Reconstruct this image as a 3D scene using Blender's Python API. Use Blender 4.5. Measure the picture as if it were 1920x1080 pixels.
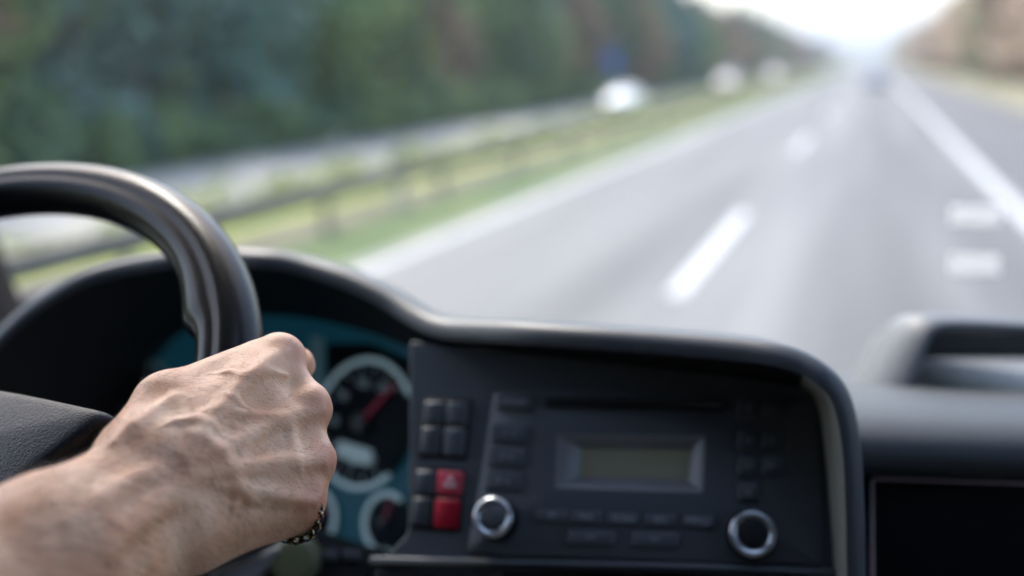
import bpy, math, random
import numpy as np
from mathutils import Vector, noise as mnoise
random.seed(7); rng = np.random.default_rng(7)
S = bpy.context.scene
for o in list(bpy.data.objects): bpy.data.objects.remove(o, do_unlink=True)
COL = S.collection
R = math.radians
# ------------------------------------------------------------------ camera
F = 1867.0                                   # 35 mm lens on a 36 mm wide sensor, in pixels of a 1920 wide frame
YAW, PITCH, CZ = 19.5, 12.9, 2.35
cd = bpy.data.cameras.new('camera'); cam = bpy.data.objects.new('camera', cd); COL.objects.link(cam)
cd.sensor_width = 36; cd.lens = 35.0; cd.clip_start = 0.02; cd.clip_end = 9000
cam.location = (0, 0, CZ); cam.rotation_euler = (R(90 - PITCH), 0, R(YAW))
cd.dof.use_dof = True; cd.dof.focus_distance = 0.495; cd.dof.aperture_fstop = 2.3; cd.dof.aperture_blades = 0
S.camera = cam
# ------------------------------------------------------------------ sky and sun
w = bpy.data.worlds.new('World'); S.world = w; w.use_nodes = True
nt = w.node_tree; bg = nt.nodes['Background']
sky = nt.nodes.new('ShaderNodeTexSky'); sky.sky_type = 'NISHITA'; sky.sun_disc = False
sky.sun_elevation = R(50); sky.sun_rotation = R(-50); sky.dust_density = 3; sky.air_density = 1.2; sky.ozone_density = 1.1
nt.links.new(sky.outputs[0], bg.inputs[0]); bg.inputs[1].default_value = 0.15
sd = bpy.data.lights.new('sun', 'SUN'); sun = bpy.data.objects.new('sun', sd); COL.objects.link(sun)
sd.energy = 1.4; sd.angle = R(13); sd.color = (1, .95, .89)
SUNDIR = Vector((math.sin(R(-50)) * math.cos(R(50)), math.cos(R(-50)) * math.cos(R(50)), math.sin(R(50))))
sun.rotation_euler = SUNDIR.to_track_quat('Z', 'Y').to_euler()
S.view_settings.view_transform = 'Standard'; S.view_settings.look = 'None'; S.view_settings.gamma = 1
S.view_settings.exposure = 2.1
S.cycles.use_denoising = True
S.cycles.max_bounces = 6; S.cycles.transparent_max_bounces = 12
S.cycles.sample_clamp_indirect = 6

# ------------------------------------------------------------------ helpers
yw, pt = R(YAW), R(PITCH)
BF = np.array([-math.sin(yw) * math.cos(pt), math.cos(yw) * math.cos(pt), -math.sin(pt)])
BR = np.array([math.cos(yw), math.sin(yw), 0.0]); BU = np.cross(BR, BF)
CAM = np.array([0, 0, CZ])
def px(x, y, z):                              # camera space (right, down, forward) of a picture point at depth z
    return np.array([(x - 960) * z / F, (y - 540) * z / F, z])
def W(p):                                     # camera space -> world
    p = np.asarray(p, float)
    return CAM + p[..., 0:1] * BR - p[..., 1:2] * BU + p[..., 2:3] * BF
def wpx(x, y, z): return W(px(x, y, z))
def unit(v): v = np.asarray(v, float); return v / np.linalg.norm(v)

ORG = {}
def thing(name, label, cat, loc, group=None):
    o = bpy.data.objects.new(name, None); COL.objects.link(o); o.empty_display_size = .05
    o.location = loc; o['label'] = label; o['category'] = cat; ORG[o] = np.array(loc, float)
    if group: o['group'] = group
    return o
def tag(o, label, cat, group=None):
    o['label'] = label; o['category'] = cat
    if group: o['group'] = group
    return o
def obj(name, verts, faces, mat, parent=None, smooth=True, loc=None, label=None, fmat=None):
    """verts in world space; ONE mesh object"""
    v = np.asarray(verts, float)
    if parent is not None: org = ORG[parent]
    elif loc is not None: org = np.array(loc, float)
    else: org = (v.min(0) + v.max(0)) / 2
    me = bpy.data.meshes.new(name)
    me.from_pydata((v - org).tolist(), [], [tuple(int(i) for i in f) for f in faces])
    for m in (mat if isinstance(mat, (list, tuple)) else [mat]): me.materials.append(m)
    if fmat is not None: me.polygons.foreach_set('material_index', fmat)
    if smooth:
        me.polygons.foreach_set('use_smooth', [True] * len(me.polygons))
    me.update()
    o = bpy.data.objects.new(name, me); COL.objects.link(o)
    if parent is not None: o.parent = parent; ORG[o] = org
    else: o.location = org; ORG[o] = org
    if label: o['label'] = label
    return o
def struct(name, verts, faces, mat, smooth=False):
    o = obj(name, verts, faces, mat, smooth=smooth, loc=(0, 0, 0)); o['kind'] = 'structure'; return o
class MB:
    def __init__(s): s.v = []; s.f = []; s.m = []
    def add(s, v, f, m=0):
        b = len(s.v); s.v += [tuple(x) for x in v]; s.f += [tuple(i + b for i in q) for q in f]; s.m += [m] * len(f); return s
    def build(s, name, mat, parent=None, smooth=True, **k):
        return obj(name, s.v, s.f, mat, parent, smooth, fmat=s.m if isinstance(mat, (list, tuple)) else None, **k)
def grid(rows, closed_u=False, closed_v=False):
    """rows: n x m x 3"""
    rows = np.asarray(rows, float); n, m = rows.shape[:2]
    f = []
    for i in range(n if closed_u else n - 1):
        for j in range(m if closed_v else m - 1):
            a, b = i, (i + 1) % n; c, d = j, (j + 1) % m
            f.append((a * m + c, a * m + d, b * m + d, b * m + c))
    return rows.reshape(-1, 3), f
def box(x0, x1, y0, y1, z0, z1, bev=0):
    v = [(x, y, z) for x in (x0, x1) for y in (y0, y1) for z in (z0, z1)]
    return v, [(0, 1, 3, 2), (4, 6, 7, 5), (0, 4, 5, 1), (2, 3, 7, 6), (0, 2, 6, 4), (1, 5, 7, 3)]
def tube(pts, rad, n=10, cap=True):
    pts = [np.asarray(p, float) for p in pts]; rows = []
    ref = np.array([0.13, .31, .94])
    for i, p in enumerate(pts):
        t = unit(pts[min(i + 1, len(pts) - 1)] - pts[max(i - 1, 0)])
        a = np.cross(t, ref);
        if np.linalg.norm(a) < 1e-3: a = np.cross(t, [1, 0, 0])
        a = unit(a); b = np.cross(t, a); r = rad[i] if hasattr(rad, '__len__') else rad
        rows.append([p + r * (math.cos(k * 2 * math.pi / n) * a + math.sin(k * 2 * math.pi / n) * b) for k in range(n)])
    v, f = grid(rows, closed_v=True); v = v.tolist()
    if cap: f.append(tuple(range(n))[::-1]); f.append(tuple(range(len(v) - n, len(v))))
    return v, f
def bevel(o, width, seg=3, ang=35):
    m = o.modifiers.new('bevel', 'BEVEL'); m.width = width; m.segments = seg; m.limit_method = 'ANGLE'; m.angle_limit = R(ang); return o
def spline(pts, n):
    """Catmull-Rom resample of points (any dimension) to n samples per span"""
    P = np.asarray(pts, float); out = []
    for i in range(len(P) - 1):
        p0, p1, p2, p3 = P[max(i - 1, 0)], P[i], P[i + 1], P[min(i + 2, len(P) - 1)]
        for k in range(n):
            t = k / n
            out.append(.5 * (2 * p1 + (p2 - p0) * t + (2 * p0 - 5 * p1 + 4 * p2 - p3) * t * t + (3 * p1 - p0 - 3 * p2 + p3) * t ** 3))
    out.append(P[-1]); return np.array(out)

# ------------------------------------------------------------------ materials
def mat(name, col, rough=.5, metal=0, bump=None, spec=.5, var=None, emit=None, coat=0, sss=0, bdist=.001):
    m = bpy.data.materials.new(name); m.use_nodes = True; N = m.node_tree.nodes; L = m.node_tree.links
    b = N['Principled BSDF']; b.inputs['Base Color'].default_value = (*col, 1); b.inputs['Roughness'].default_value = rough
    b.inputs['Metallic'].default_value = metal; b.inputs['Specular IOR Level'].default_value = spec
    b.inputs['Coat Weight'].default_value = coat
    tc = N.new('ShaderNodeTexCoord')
    if bump:
        sc, st = bump; n = N.new('ShaderNodeTexNoise'); n.inputs['Scale'].default_value = sc; n.inputs['Detail'].default_value = 3
        L.new(tc.outputs['Object'], n.inputs['Vector']); bp = N.new('ShaderNodeBump'); bp.inputs['Strength'].default_value = st
        bp.inputs['Distance'].default_value = bdist; L.new(n.outputs[0], bp.inputs['Height']); L.new(bp.outputs[0], b.inputs['Normal'])
    if var:                                   # (scale, second colour) or (scale, second, third)
        n = N.new('ShaderNodeTexNoise'); n.inputs['Scale'].default_value = var[0]; n.inputs['Detail'].default_value = 4
        L.new(tc.outputs['Object'], n.inputs['Vector']); cr = N.new('ShaderNodeValToRGB')
        cr.color_ramp.elements[0].position = .35; cr.color_ramp.elements[1].position = .65
        cr.color_ramp.elements[0].color = (*col, 1); cr.color_ramp.elements[1].color = (*var[1], 1)
        if len(var) > 2:
            e = cr.color_ramp.elements.new(.5); e.color = (*var[2], 1)
        L.new(n.outputs[0], cr.inputs[0]); L.new(cr.outputs[0], b.inputs['Base Color'])
    if emit: b.inputs['Emission Color'].default_value = (*emit[0], 1); b.inputs['Emission Strength'].default_value = emit[1]
    return m
M = {}
M['leather'] = mat('wheel leather', (.004, .005, .006), .23, bump=(1500, .12), bdist=.0006, var=(40, (.006, .007, .009)), spec=.12)
M['pad'] = mat('grained hub plastic', (.007, .010, .013), .42, bump=(900, .8), bdist=.0006, spec=.35)
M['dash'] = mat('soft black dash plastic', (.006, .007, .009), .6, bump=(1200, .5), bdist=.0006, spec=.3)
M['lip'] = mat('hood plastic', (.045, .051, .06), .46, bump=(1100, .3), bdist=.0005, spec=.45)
M['dashtop'] = mat('dash top plastic', (.13, .14, .155), .5, bump=(1100, .35), bdist=.0006, spec=.35)
M['grey'] = mat('grey fascia plastic', (.058, .068, .08), .5, bump=(1500, .3), bdist=.0004)
M['sidewall'] = mat('side-lit grey trim plastic', (.3, .285, .24), .6, bump=(900, .6), bdist=.0006, var=(60, (.27, .258, .22)))  # left window light put into this lighter tone of the side panel
M['radio'] = mat('radio face plastic', (.075, .086, .10), .42, bump=(2000, .2), bdist=.0003)
M['button'] = mat('button plastic', (.06, .069, .08), .4)
M['switch'] = mat('rocker switch plastic', (.07, .085, .1), .35)
M['red'] = mat('red rocker switch', (.42, .01, .03), .3)
M['palered'] = mat('pale red rocker switch', (.55, .06, .09), .3)  # paler red of the upper switch
M['black'] = mat('deep black', (.004, .004, .005), .6)
M['gloss'] = mat('gloss black panel', (.004, .004, .005), .15)
M['metal'] = mat('brushed silver ring', (.62, .66, .7), .28, metal=.85)
M['ring'] = mat('pale blue gauge ring', (.5, .6, .66), .4, emit=((.4, .6, .7), .06))  # ring is no lamp; faint glow added to brighten it
M['lcd'] = mat('grey green lcd', (.21, .225, .17), .3, var=(20, (.18, .195, .15)), emit=((.5, .53, .4), .006))
M['bezel'] = mat('display bezel', (.2, .2, .21), .35)
M['dial'] = mat('dial face', (.004, .012, .02), .6, spec=.2)
M['cluster'] = mat('teal reflection cluster face', (.02, .06, .08), .5, emit=((.02, .17, .27), .028))  # sky reflection on the lens put in as teal colour and faint glow
M['ringdim'] = mat('shaded gauge ring', (.14, .27, .34), .5, emit=((.2, .4, .5), .02))  # darker copy of the gauge ring, dimness and faint glow put in
M['print'] = mat('grey printed legend', (.28, .31, .34), .6)
M['mark'] = mat('pale dial marks', (.4, .5, .55), .5, emit=((.4, .6, .7), .03))
M['needle'] = mat('pink needle', (.6, .10, .18), .4, emit=((.8, .1, .2), .015))
M['smalllcd'] = mat('pale lcd', (.3, .4, .46), .4, emit=((.5, .7, .8), .045))
M['blueled'] = mat('blue telltale', (.1, .3, .8), .4, emit=((.15, .4, 1), .5))
M['pink'] = mat('thin trim line', (.55, .4, .42), .4)
M['roll'] = mat('dark grained dash roll', (.045, .05, .056), .5, bump=(700, .7), bdist=.0008, spec=.35)
M['gold'] = mat('gold links', (.62, .5, .32), .25, metal=1)
M['sticker'] = mat('white plastic', (.8, .8, .8), .6)
m = bpy.data.materials.new('translucent white sticker'); m.use_nodes = True; N = m.node_tree.nodes; L = m.node_tree.links; b = N['Principled BSDF']; b.inputs['Base Color'].default_value = (.8, .8, .8, 1)
tl = N.new('ShaderNodeBsdfTranslucent'); tl.inputs[0].default_value = (.9, .9, .9, 1); mx = N.new('ShaderNodeMixShader'); mx.inputs[0].default_value = .5; L.new(b.outputs[0], mx.inputs[1]); L.new(tl.outputs[0], mx.inputs[2]); L.new(mx.outputs[0], N['Material Output'].inputs[0]); M['film'] = m
M['key'] = mat('olive lock cap', (.12, .13, .07), .4)
M['headliner'] = mat('headliner', (.07, .07, .072), .9)
M['pillar'] = mat('pillar trim', (.016, .012, .01), .85, spec=.2)
M['cabgrey'] = mat('cab trim', (.04, .04, .042), .8)

# glass of the windscreen
m = bpy.data.materials.new('windscreen glass'); m.use_nodes = True; N = m.node_tree.nodes; L = m.node_tree.links
N.remove(N['Principled BSDF']); tr = N.new('ShaderNodeBsdfTransparent'); tr.inputs[0].default_value = (.97, .985, .98, 1)
gl = N.new('ShaderNodeBsdfGlossy'); gl.inputs['Roughness'].default_value = .02; mx = N.new('ShaderNodeMixShader'); mx.inputs[0].default_value = .03
L.new(tr.outputs[0], mx.inputs[1]); L.new(gl.outputs[0], mx.inputs[2]); L.new(mx.outputs[0], N['Material Output'].inputs[0]); M['glass'] = m

# skin
def skin_material():
    m = bpy.data.materials.new('skin'); m.use_nodes = True; N = m.node_tree.nodes; L = m.node_tree.links; b = N['Principled BSDF']
    tc = N.new('ShaderNodeTexCoord'); O = tc.outputs['Object']
    at = N.new('ShaderNodeAttribute'); at.attribute_name = 'tone'
    n1 = N.new('ShaderNodeTexNoise'); n1.inputs['Scale'].default_value = 45; n1.inputs['Detail'].default_value = 5; L.new(O, n1.inputs['Vector'])
    r1 = N.new('ShaderNodeValToRGB'); r1.color_ramp.elements[0].position = .3; r1.color_ramp.elements[1].position = .7
    r1.color_ramp.elements[0].color = (.66, .31, .16, 1); r1.color_ramp.elements[1].color = (.86, .53, .34, 1); L.new(n1.outputs[0], r1.inputs[0])
    mx = N.new('ShaderNodeMix'); mx.data_type = 'RGBA'; mx.inputs['B'].default_value = (.50, .16, .11, 1)
    L.new(at.outputs['Fac'], mx.inputs['Factor']); L.new(r1.outputs[0], mx.inputs['A']); L.new(mx.outputs['Result'], b.inputs['Base Color'])
    b.inputs['Roughness'].default_value = .43; b.inputs['Specular IOR Level'].default_value = .45
    b.inputs['Subsurface Weight'].default_value = .25; b.inputs['Subsurface Radius'].default_value = (1, .35, .2); b.inputs['Subsurface Scale'].default_value = .004
    # fine skin: stretched wrinkles across the back of the hand + pores
    mp = N.new('ShaderNodeMapping'); mp.inputs['Scale'].default_value = (1, 1, 1); L.new(O, mp.inputs['Vector'])
    mp.inputs['Rotation'].default_value = (0, R(35), R(25)); mp.inputs['Scale'].default_value = (260, 900, 900)
    n2 = N.new('ShaderNodeTexNoise'); n2.inputs['Scale'].default_value = 1; n2.inputs['Detail'].default_value = 3; n2.inputs['Distortion'].default_value = .6; L.new(mp.outputs[0], n2.inputs['Vector'])
    v = N.new('ShaderNodeTexVoronoi'); v.inputs['Scale'].default_value = 900; v.feature = 'DISTANCE_TO_EDGE'; L.new(O, v.inputs['Vector'])
    n3 = N.new('ShaderNodeTexNoise'); n3.inputs['Scale'].default_value = 120; n3.inputs['Detail'].default_value = 4; L.new(O, n3.inputs['Vector'])
    b1 = N.new('ShaderNodeBump'); b1.inputs['Strength'].default_value = .35; b1.inputs['Distance'].default_value = .0006; L.new(n2.outputs[0], b1.inputs['Height'])
    b2 = N.new('ShaderNodeBump'); b2.inputs['Strength'].default_value = .45; b2.inputs['Distance'].default_value = .0005; L.new(v.outputs['Distance'], b2.inputs['Height']); L.new(b1.outputs[0], b2.inputs['Normal'])
    b3 = N.new('ShaderNodeBump'); b3.inputs['Strength'].default_value = .15; b3.inputs['Distance'].default_value = .002; L.new(n3.outputs[0], b3.inputs['Height']); L.new(b2.outputs[0], b3.inputs['Normal'])
    L.new(b3.outputs[0], b.inputs['Normal'])
    return m
M['skin'] = skin_material()
M['hair'] = mat('arm hair', (.05, .03, .02), .5)

# ================================================================== STEERING WHEEL
WC = np.array([-.370, .101, .554]); WA, WB, WR, WT = .715, -.297, .225, .018
WN = np.array([math.sin(WB) * math.cos(WA), -math.sin(WA), -math.cos(WB) * math.cos(WA)])   # towards the driver
WU = unit(np.cross([0, 1, 0], WN)); WV = np.cross(WN, WU)
def rimc(a): return WC + WR * (math.cos(a) * WU + math.sin(a) * WV)
def rimang(p):
    q = np.asarray(p) - WC; return math.atan2(q @ WV, q @ WU)
def wheel_pt(x, y, off=0.0):                  # picture point on the wheel's plane, lifted off it towards the driver
    d = px(x, y, 1.0); c = WC + WN * off; t = (c @ WN) / (d @ WN); q = d * t - WC; return q @ WU, q @ WV
def wheel_w(u, v, o=0.0): return W(WC + u * WU + v * WV + o * WN)
wheel = thing('steering_wheel', 'black leather steering wheel gripped by the hand at the left of the picture', 'steering wheel', W(WC))
A_SP = -2.60              # where the spoke root swells on the inner side
rows = []
NA = 220
for i in range(NA):
    a = 2 * math.pi * i / NA
    d = (a - A_SP + math.pi) % (2 * math.pi) - math.pi
    rows_r = []
    # inward swelling of the rim (thumb rest), longer above the spoke than below
    S_A = math.exp(-(d / (.16 if d > 0 else .05)) ** 2)
    er = math.cos(a) * WU + math.sin(a) * WV
    for k in range(48):
        t = 2 * math.pi * k / 48              # 0 = outward, pi/2 = towards the driver
        c, sn = math.cos(t), math.sin(t)
        r = WT * (1 + .04 * math.cos(2 * t))
        # seam groove running round the front face
        dg = (t - 1.75 + math.pi) % (2 * math.pi) - math.pi
        r -= .0013 * math.exp(-(dg / .16) ** 2)
        r += .0008 * math.exp(-((dg - .5) / .3) ** 2)
        o = r * sn; q = r * c
        if c < 0: q -= .0065 * S_A * (-c) ** 1.2
        rows_r.append(WC + er * (WR + q) + WN * o)
    rows.append(rows_r)
v, f = grid(rows, True, True); obj('rim', W(v), f, M['leather'], wheel)
# hub pad: a rounded slab whose top edge runs (0,735)-(215,765) in the picture
def roundpoly(poly, r, n=6):
    """poly: list of 2-D corners -> rounded outline with n+1 points per corner"""
    P = np.asarray(poly, float); out = []; k = len(P)
    rr = r if hasattr(r, '__len__') else [r] * k
    for i in range(k):
        a, b, c = P[i - 1], P[i], P[(i + 1) % k]; d1, d2 = unit(a - b), unit(c - b)
        L_ = min(rr[i], np.linalg.norm(a - b) * .48, np.linalg.norm(c - b) * .48)
        p0, p1 = b + d1 * L_, b + d2 * L_
        for j in range(n + 1):
            t = j / n; out.append((1 - t) ** 2 * p0 + 2 * t * (1 - t) * b + t * t * p1)
    return np.array(out)
def inset(P, d):
    P = np.asarray(P, float); n = len(P); area = .5 * sum(P[i][0] * P[(i + 1) % n][1] - P[(i + 1) % n][0] * P[i][1] for i in range(n))
    sg = 1 if area > 0 else -1; out = []
    for i in range(n):
        e1 = P[i] - P[i - 1]; e2 = P[(i + 1) % n] - P[i]
        if np.linalg.norm(e1) < 1e-9: e1 = e2
        if np.linalg.norm(e2) < 1e-9: e2 = e1
        e1, e2 = unit(e1), unit(e2); nn = np.array([-(e1[1] + e2[1]), e1[0] + e2[0]]) * sg
        L_ = np.linalg.norm(nn); out.append(P[i] + nn / max(L_, 1e-6) * d)
    return np.array(out)
class Plane:                                   # a panel: point (camera space) + direction into the panel
    def __init__(s, p0, into):
        s.p0 = np.asarray(p0, float); s.n = -unit(into); up = np.array([0, -math.cos(pt), -math.sin(pt)])
        s.t = unit(np.cross(up, s.n)); s.t = s.t if s.t[0] > 0 else -s.t
        s.d = np.cross(s.n, s.t); s.d = s.d if s.d[1] > 0 else -s.d
    def hit(s, x, y, o=0.0):
        d = px(x, y, 1.0); c = s.p0 + s.n * o; k = (c @ s.n) / (d @ s.n); q = d * k - s.p0; return np.array([q @ s.t, q @ s.d])
    def at(s, uv, o=0.0):
        uv = np.asarray(uv, float); return W(s.p0 + uv[..., 0:1] * s.t + uv[..., 1:2] * s.d + np.asarray(o)[..., None] * s.n if uv.ndim > 1 else s.p0 + uv[0] * s.t + uv[1] * s.d + o * s.n)
    def poly(s, pts, o=0.0): return np.array([s.hit(x, y, o) for x, y in pts])
def rows_solid(P, rows, mb, m=0, hole=False):
    """rows: list of (outline uv, offset); closed outlines; caps the last one"""
    R_ = [[P.p0 + q[0] * P.t + q[1] * P.d + o * P.n for q in uv] for uv, o in rows]
    v, f = grid(np.array(R_), False, True); v = v.tolist(); n = len(rows[0][0])
    if not hole: f.append(tuple(range(len(v) - n, len(v))))
    mb.add(W(np.array(v)), f, m)
def slab(P, uv, o0, o1, bev, mb=None, m=0, r=.002, n=4):
    mb = mb or MB(); q = roundpoly(uv, r, n)
    rows_solid(P, [(q, o0), (q, o1 - bev), (inset(q, bev * .3), o1 - bev * .3), (inset(q, bev), o1)], mb, m); return mb
def disc(P, c, rings, mb, m=0, n=40, cap=True, rx=1.0):
    R_ = [[P.p0 + (c[0] + r * math.cos(2 * math.pi * k / n)) * P.t + (c[1] + r * math.sin(2 * math.pi * k / n)) * P.d + o * P.n for k in range(n)] for r, o in rings]
    v, f = grid(np.array(R_), False, True); v = v.tolist()
    if cap: f.append(tuple(range(len(v) - n, len(v))))
    mb.add(W(np.array(v)), f, m)
def arc(P, c, r, wd, a0, a1, o, mb, m=0, n=70):
    """raised ring segment, rounded section, angles in the panel (0 = right, +90 = down)"""
    R_ = []
    for k in range(n + 1):
        a = R(a0 + (a1 - a0) * k / n); e = math.cos(a) * P.t + math.sin(a) * P.d; cc = P.p0 + c[0] * P.t + c[1] * P.d
        R_.append([cc + e * (r + wd * .5 * math.cos(2 * math.pi * j / 10)) + P.n * (o + wd * .45 * math.sin(2 * math.pi * j / 10)) for j in range(10)])
    v, f = grid(np.array(R_), False, True); v = v.tolist(); f += [tuple(range(10)), tuple(range(len(v) - 10, len(v)))]
    mb.add(W(np.array(v)), f, m)

# hub pad (airbag cover), spokes, column
def wl(rows_): 
    v, f = grid(np.array([[WC + q[0] * WU + q[1] * WV + o * WN for q in uv] for uv, o in rows_]), False, True)
    v = v.tolist(); n = len(rows_[0][0]); f.append(tuple(range(len(v) - n, len(v)))); return W(np.array(v)), f
hp = roundpoly([(-.174, -.033), (-.09, -.046), (0, -.050), (.09, -.046), (.174, -.033), (.135, .02), (.11, .08), (.06, .14), (-.06, .14), (-.11, .08), (-.135, .02)],
               [.010, .04, .04, .04, .01, .03, .03, .03, .03, .03, .03], 6)
cen = hp.mean(0); sh = lambda k: cen + (inset(hp, .02) - cen) * k
sc_ = lambda k: cen + (hp - cen) * k
v, f = wl([(sc_(.97), -.02), (sc_(1), .008), (sc_(.998), .013), (sc_(.99), .017), (sc_(.975), .0200), (sc_(.955), .0215), (sc_(.92), .0222), (sc_(.8), .0235), (sc_(.6), .025), (sc_(.35), .026), (sc_(.1), .0265)])
obj('hub_pad', v, f, M['pad'], wheel)
for sg in (-1, 1):
    mb = MB(); R_ = []
    for k in range(9):
        t = k / 8; u = (-.125 - .088 * t) * -sg if sg > 0 else (-.125 - .088 * t); u = u if sg < 0 else abs(u)
        hw = .028 + .014 * t ** 2; vc = -.004 - .02 * t; th = .010 - .001 * t
        R_.append([WC + u * WU + (vc + hw * math.cos(a)) * WV + (th * math.sin(a) - .004) * WN for a in np.linspace(0, 2 * math.pi, 16, endpoint=False)])
    v, f = grid(np.array(R_), False, True); obj('spoke', W(v), f, M['leather'], wheel)
v, f = tube([W(WC - WN * .0), W(WC - WN * .06)], [.06, .05], 24); obj('hub_base', v, f, M['dash'], wheel)

# ================================================================== DASHBOARD
dash = thing('dashboard', 'black truck dashboard with curved instrument hood, centre console and glovebox', 'dashboard', wpx(1100, 900, .8))
# ---- hood: outer lip (x, y, depth) / inner edge where it meets the fascia
O = [(-260, 1100, .80), (-200, 900, .80), (-130, 770, .80), (-50, 668, .80), (0, 616, .80), (60, 562, .80), (140, 514, .79), (230, 486, .79), (330, 470, .78), (420, 466, .78), (500, 469, .77), (570, 481, .77), (640, 501, .76),
     (700, 526, .75), (750, 553, .74), (795, 581, .725), (835, 597, .71), (890, 601, .69), (980, 604, .66), (1100, 611, .64), (1250, 621, .625), (1380, 632, .61), (1450, 641, .60), (1505, 657, .595), (1550, 684, .59), (1582, 718, .59),
     (1601, 765, .59), (1612, 830, .59), (1618, 920, .59), (1621, 1050, .59), (1623, 1260, .59)]
I = [(-150, 1200, .90), (-60, 1060, .90), (10, 930, .90), (70, 845, .90), (120, 790, .90), (180, 735, .90), (255, 672, .90), (320, 632, .90), (385, 606, .89), (450, 595, .88), (510, 592, .87), (570, 597, .86), (630, 608, .85),
     (690, 624, .84), (735, 640, .82), (775, 655, .80), (820, 664, .78), (890, 670, .745), (980, 676, .72), (1100, 684, .705), (1250, 698, .69), (1370, 712, .68), (1440, 720, .675), (1490, 726, .672), (1512, 735, .67), (1524, 755, .67),
     (1530, 800, .67), (1533, 860, .67), (1536, 930, .665), (1540, 1050, .655), (1545, 1260, .64)]
O = spline(O, 4); I = spline(I, 4)
def upn(i):                                     # outward normal of the outline in the picture plane
    a, b = O[max(i - 1, 0)], O[min(i + 1, len(O) - 1)]; t = unit((b - a)[:2]); return np.array([t[1], -t[0]])
mb_out = []; mb_in = []; RR = .0105
for i in range(len(O)):
    z = O[i][2]; nrm = upn(i); n3 = np.array([nrm[0], nrm[1], 0.0]); fw = np.array([0, 0, 1.0])
    right = max(0, min(1, (O[i][0] - 1480) / 110))
    lip = px(O[i][0], O[i][1], z) - n3 * RR     # centre of the lip's round
    # the lip's round, from the top (facing the windscreen) to the front, then the underside
    back = [lip + n3 * (RR - .035 - .03 * (1 - right)) + fw * .26, lip + n3 * (RR - .006) + fw * .10, lip + n3 * (RR + .001) + fw * .04]
    rnd = [lip + n3 * RR * math.cos(a) - fw * RR * math.sin(a) for a in np.linspace(-.3, 1.9, 9)]
    mb_out.append(back + rnd)
    a0 = rnd[-1]; a1 = px(*I[i]); mid = a0 * .6 + a1 * .4
    mb_in.append([a0, a0 * .85 + a1 * .15 - n3 * .001, mid, a0 * .3 + a1 * .7, a1])
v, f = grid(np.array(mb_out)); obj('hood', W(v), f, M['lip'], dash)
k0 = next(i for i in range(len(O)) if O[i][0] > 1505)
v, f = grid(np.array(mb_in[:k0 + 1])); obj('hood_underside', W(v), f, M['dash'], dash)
v, f = grid(np.array(mb_in[k0:])); obj('side_panel', W(v), f, M['sidewall'], dash)

# ---- centre fascia plane
FP = Plane(px(1200, 880, .655), (330, 640, 1867))
fa = MB()
outer = FP.poly([(768, 638), (845, 652), (1000, 664), (1250, 686), (1450, 706), (1560, 720), (1560, 900), (1575, 1068), (1300, 1060), (1000, 1054), (720, 1046), (764, 1000), (768, 850)])
from mathutils.geometry import tessellate_polygon
fo = roundpoly(outer, .004, 4)
fh = FP.poly([(1036, 806), (1332, 809), (1328, 936), (1032, 928)])
rows_solid(FP, [(fo, -.05), (fo, -.0012), (inset(fo, .0004), -.0004), (inset(fo, .0012), 0)], fa, hole=True)
fi = inset(fo, .0012); allp = np.concatenate([fi, fh]); tri_ = tessellate_polygon([[Vector((p[0], p[1], 0)) for p in fi], [Vector((p[0], p[1], 0)) for p in fh]])
fa.add(FP.at(allp, np.zeros(len(allp))), [tuple(t) for t in tri_]); rows_solid(FP, [(fh, 0), (fh, -.02)], fa)
fascia = fa.build('fascia', M['grey'], dash); bevel(fascia, .0001, 1)
# lower ledge of the fascia and the open bin below it
lg = MB(); slab(FP, FP.poly([(700, 1043), (1000, 1050), (1300, 1056), (1560, 1066), (1590, 1085), (1300, 1072), (1000, 1064), (690, 1058)]), -.03, .006, .002, lg)
lg.build('ledge', M['grey'], dash)
bn = MB(); slab(FP, FP.poly([(775, 960), (1660, 960), (1700, 1400), (500, 1400), (640, 1052), (735, 1046), (775, 1000)]), -.14, -.075, .002, bn); bn.build('bin', M['black'], dash)
bt = MB(); slab(FP, FP.poly([(705, 1068), (930, 1072), (925, 1082), (695, 1079)], .0), -.03, -.004, .001, bt); bt.build('bin_edge', M['grey'], dash)

# ---- right-hand dash: rolled top, tray, glovebox
def roll(x, dy, dz=0.0):
    prof = [(700, 1.20), (712, .93), (717, .85), (723, .795), (731, .752), (743, .715), (760, .684), (785, .661), (815, .648), (845, .643), (868, .645), (881, .652), (887, .665), (890, .70)]
    return [px(x, y + dy, z + dz) for y, z in prof]
xs = [1560, 1600, 1660, 1750, 1850, 1950, 2100, 2300, 2600]
v, f = grid(np.array([roll(x, (x - 1600) * .033 if x > 1600 else 0) for x in xs])); obj('padded_roll', W(v), f, M['roll'], dash)
GP = Plane(px(1800, 980, .665), (250, 420, 1867))
gb = MB(); slab(GP, GP.poly([(1560, 885), (2500, 915), (2500, 1600), (1560, 1600)]), -.05, -.003, .001, gb); gb.build('lower_panel', M['black'], dash)
gb = MB(); gq = GP.poly([(1634, 900), (2300, 922), (2300, 1500), (1640, 1500)]); slab(GP, gq, -.003, .003, .001, gb, r=.003); glove = gb.build('glovebox', M['gloss'], dash)
tm = MB(); q0 = roundpoly(GP.poly([(1631, 896), (2305, 918), (2305, 1505), (1637, 1505)]), .004, 4); q1 = inset(q0, .0012)
rows_solid(GP, [(q0, 0), (q0, .0042), (q1, .0042), (q1, 0)], tm, hole=True); tm.build('trim_line', M['pink'], glove)

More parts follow.
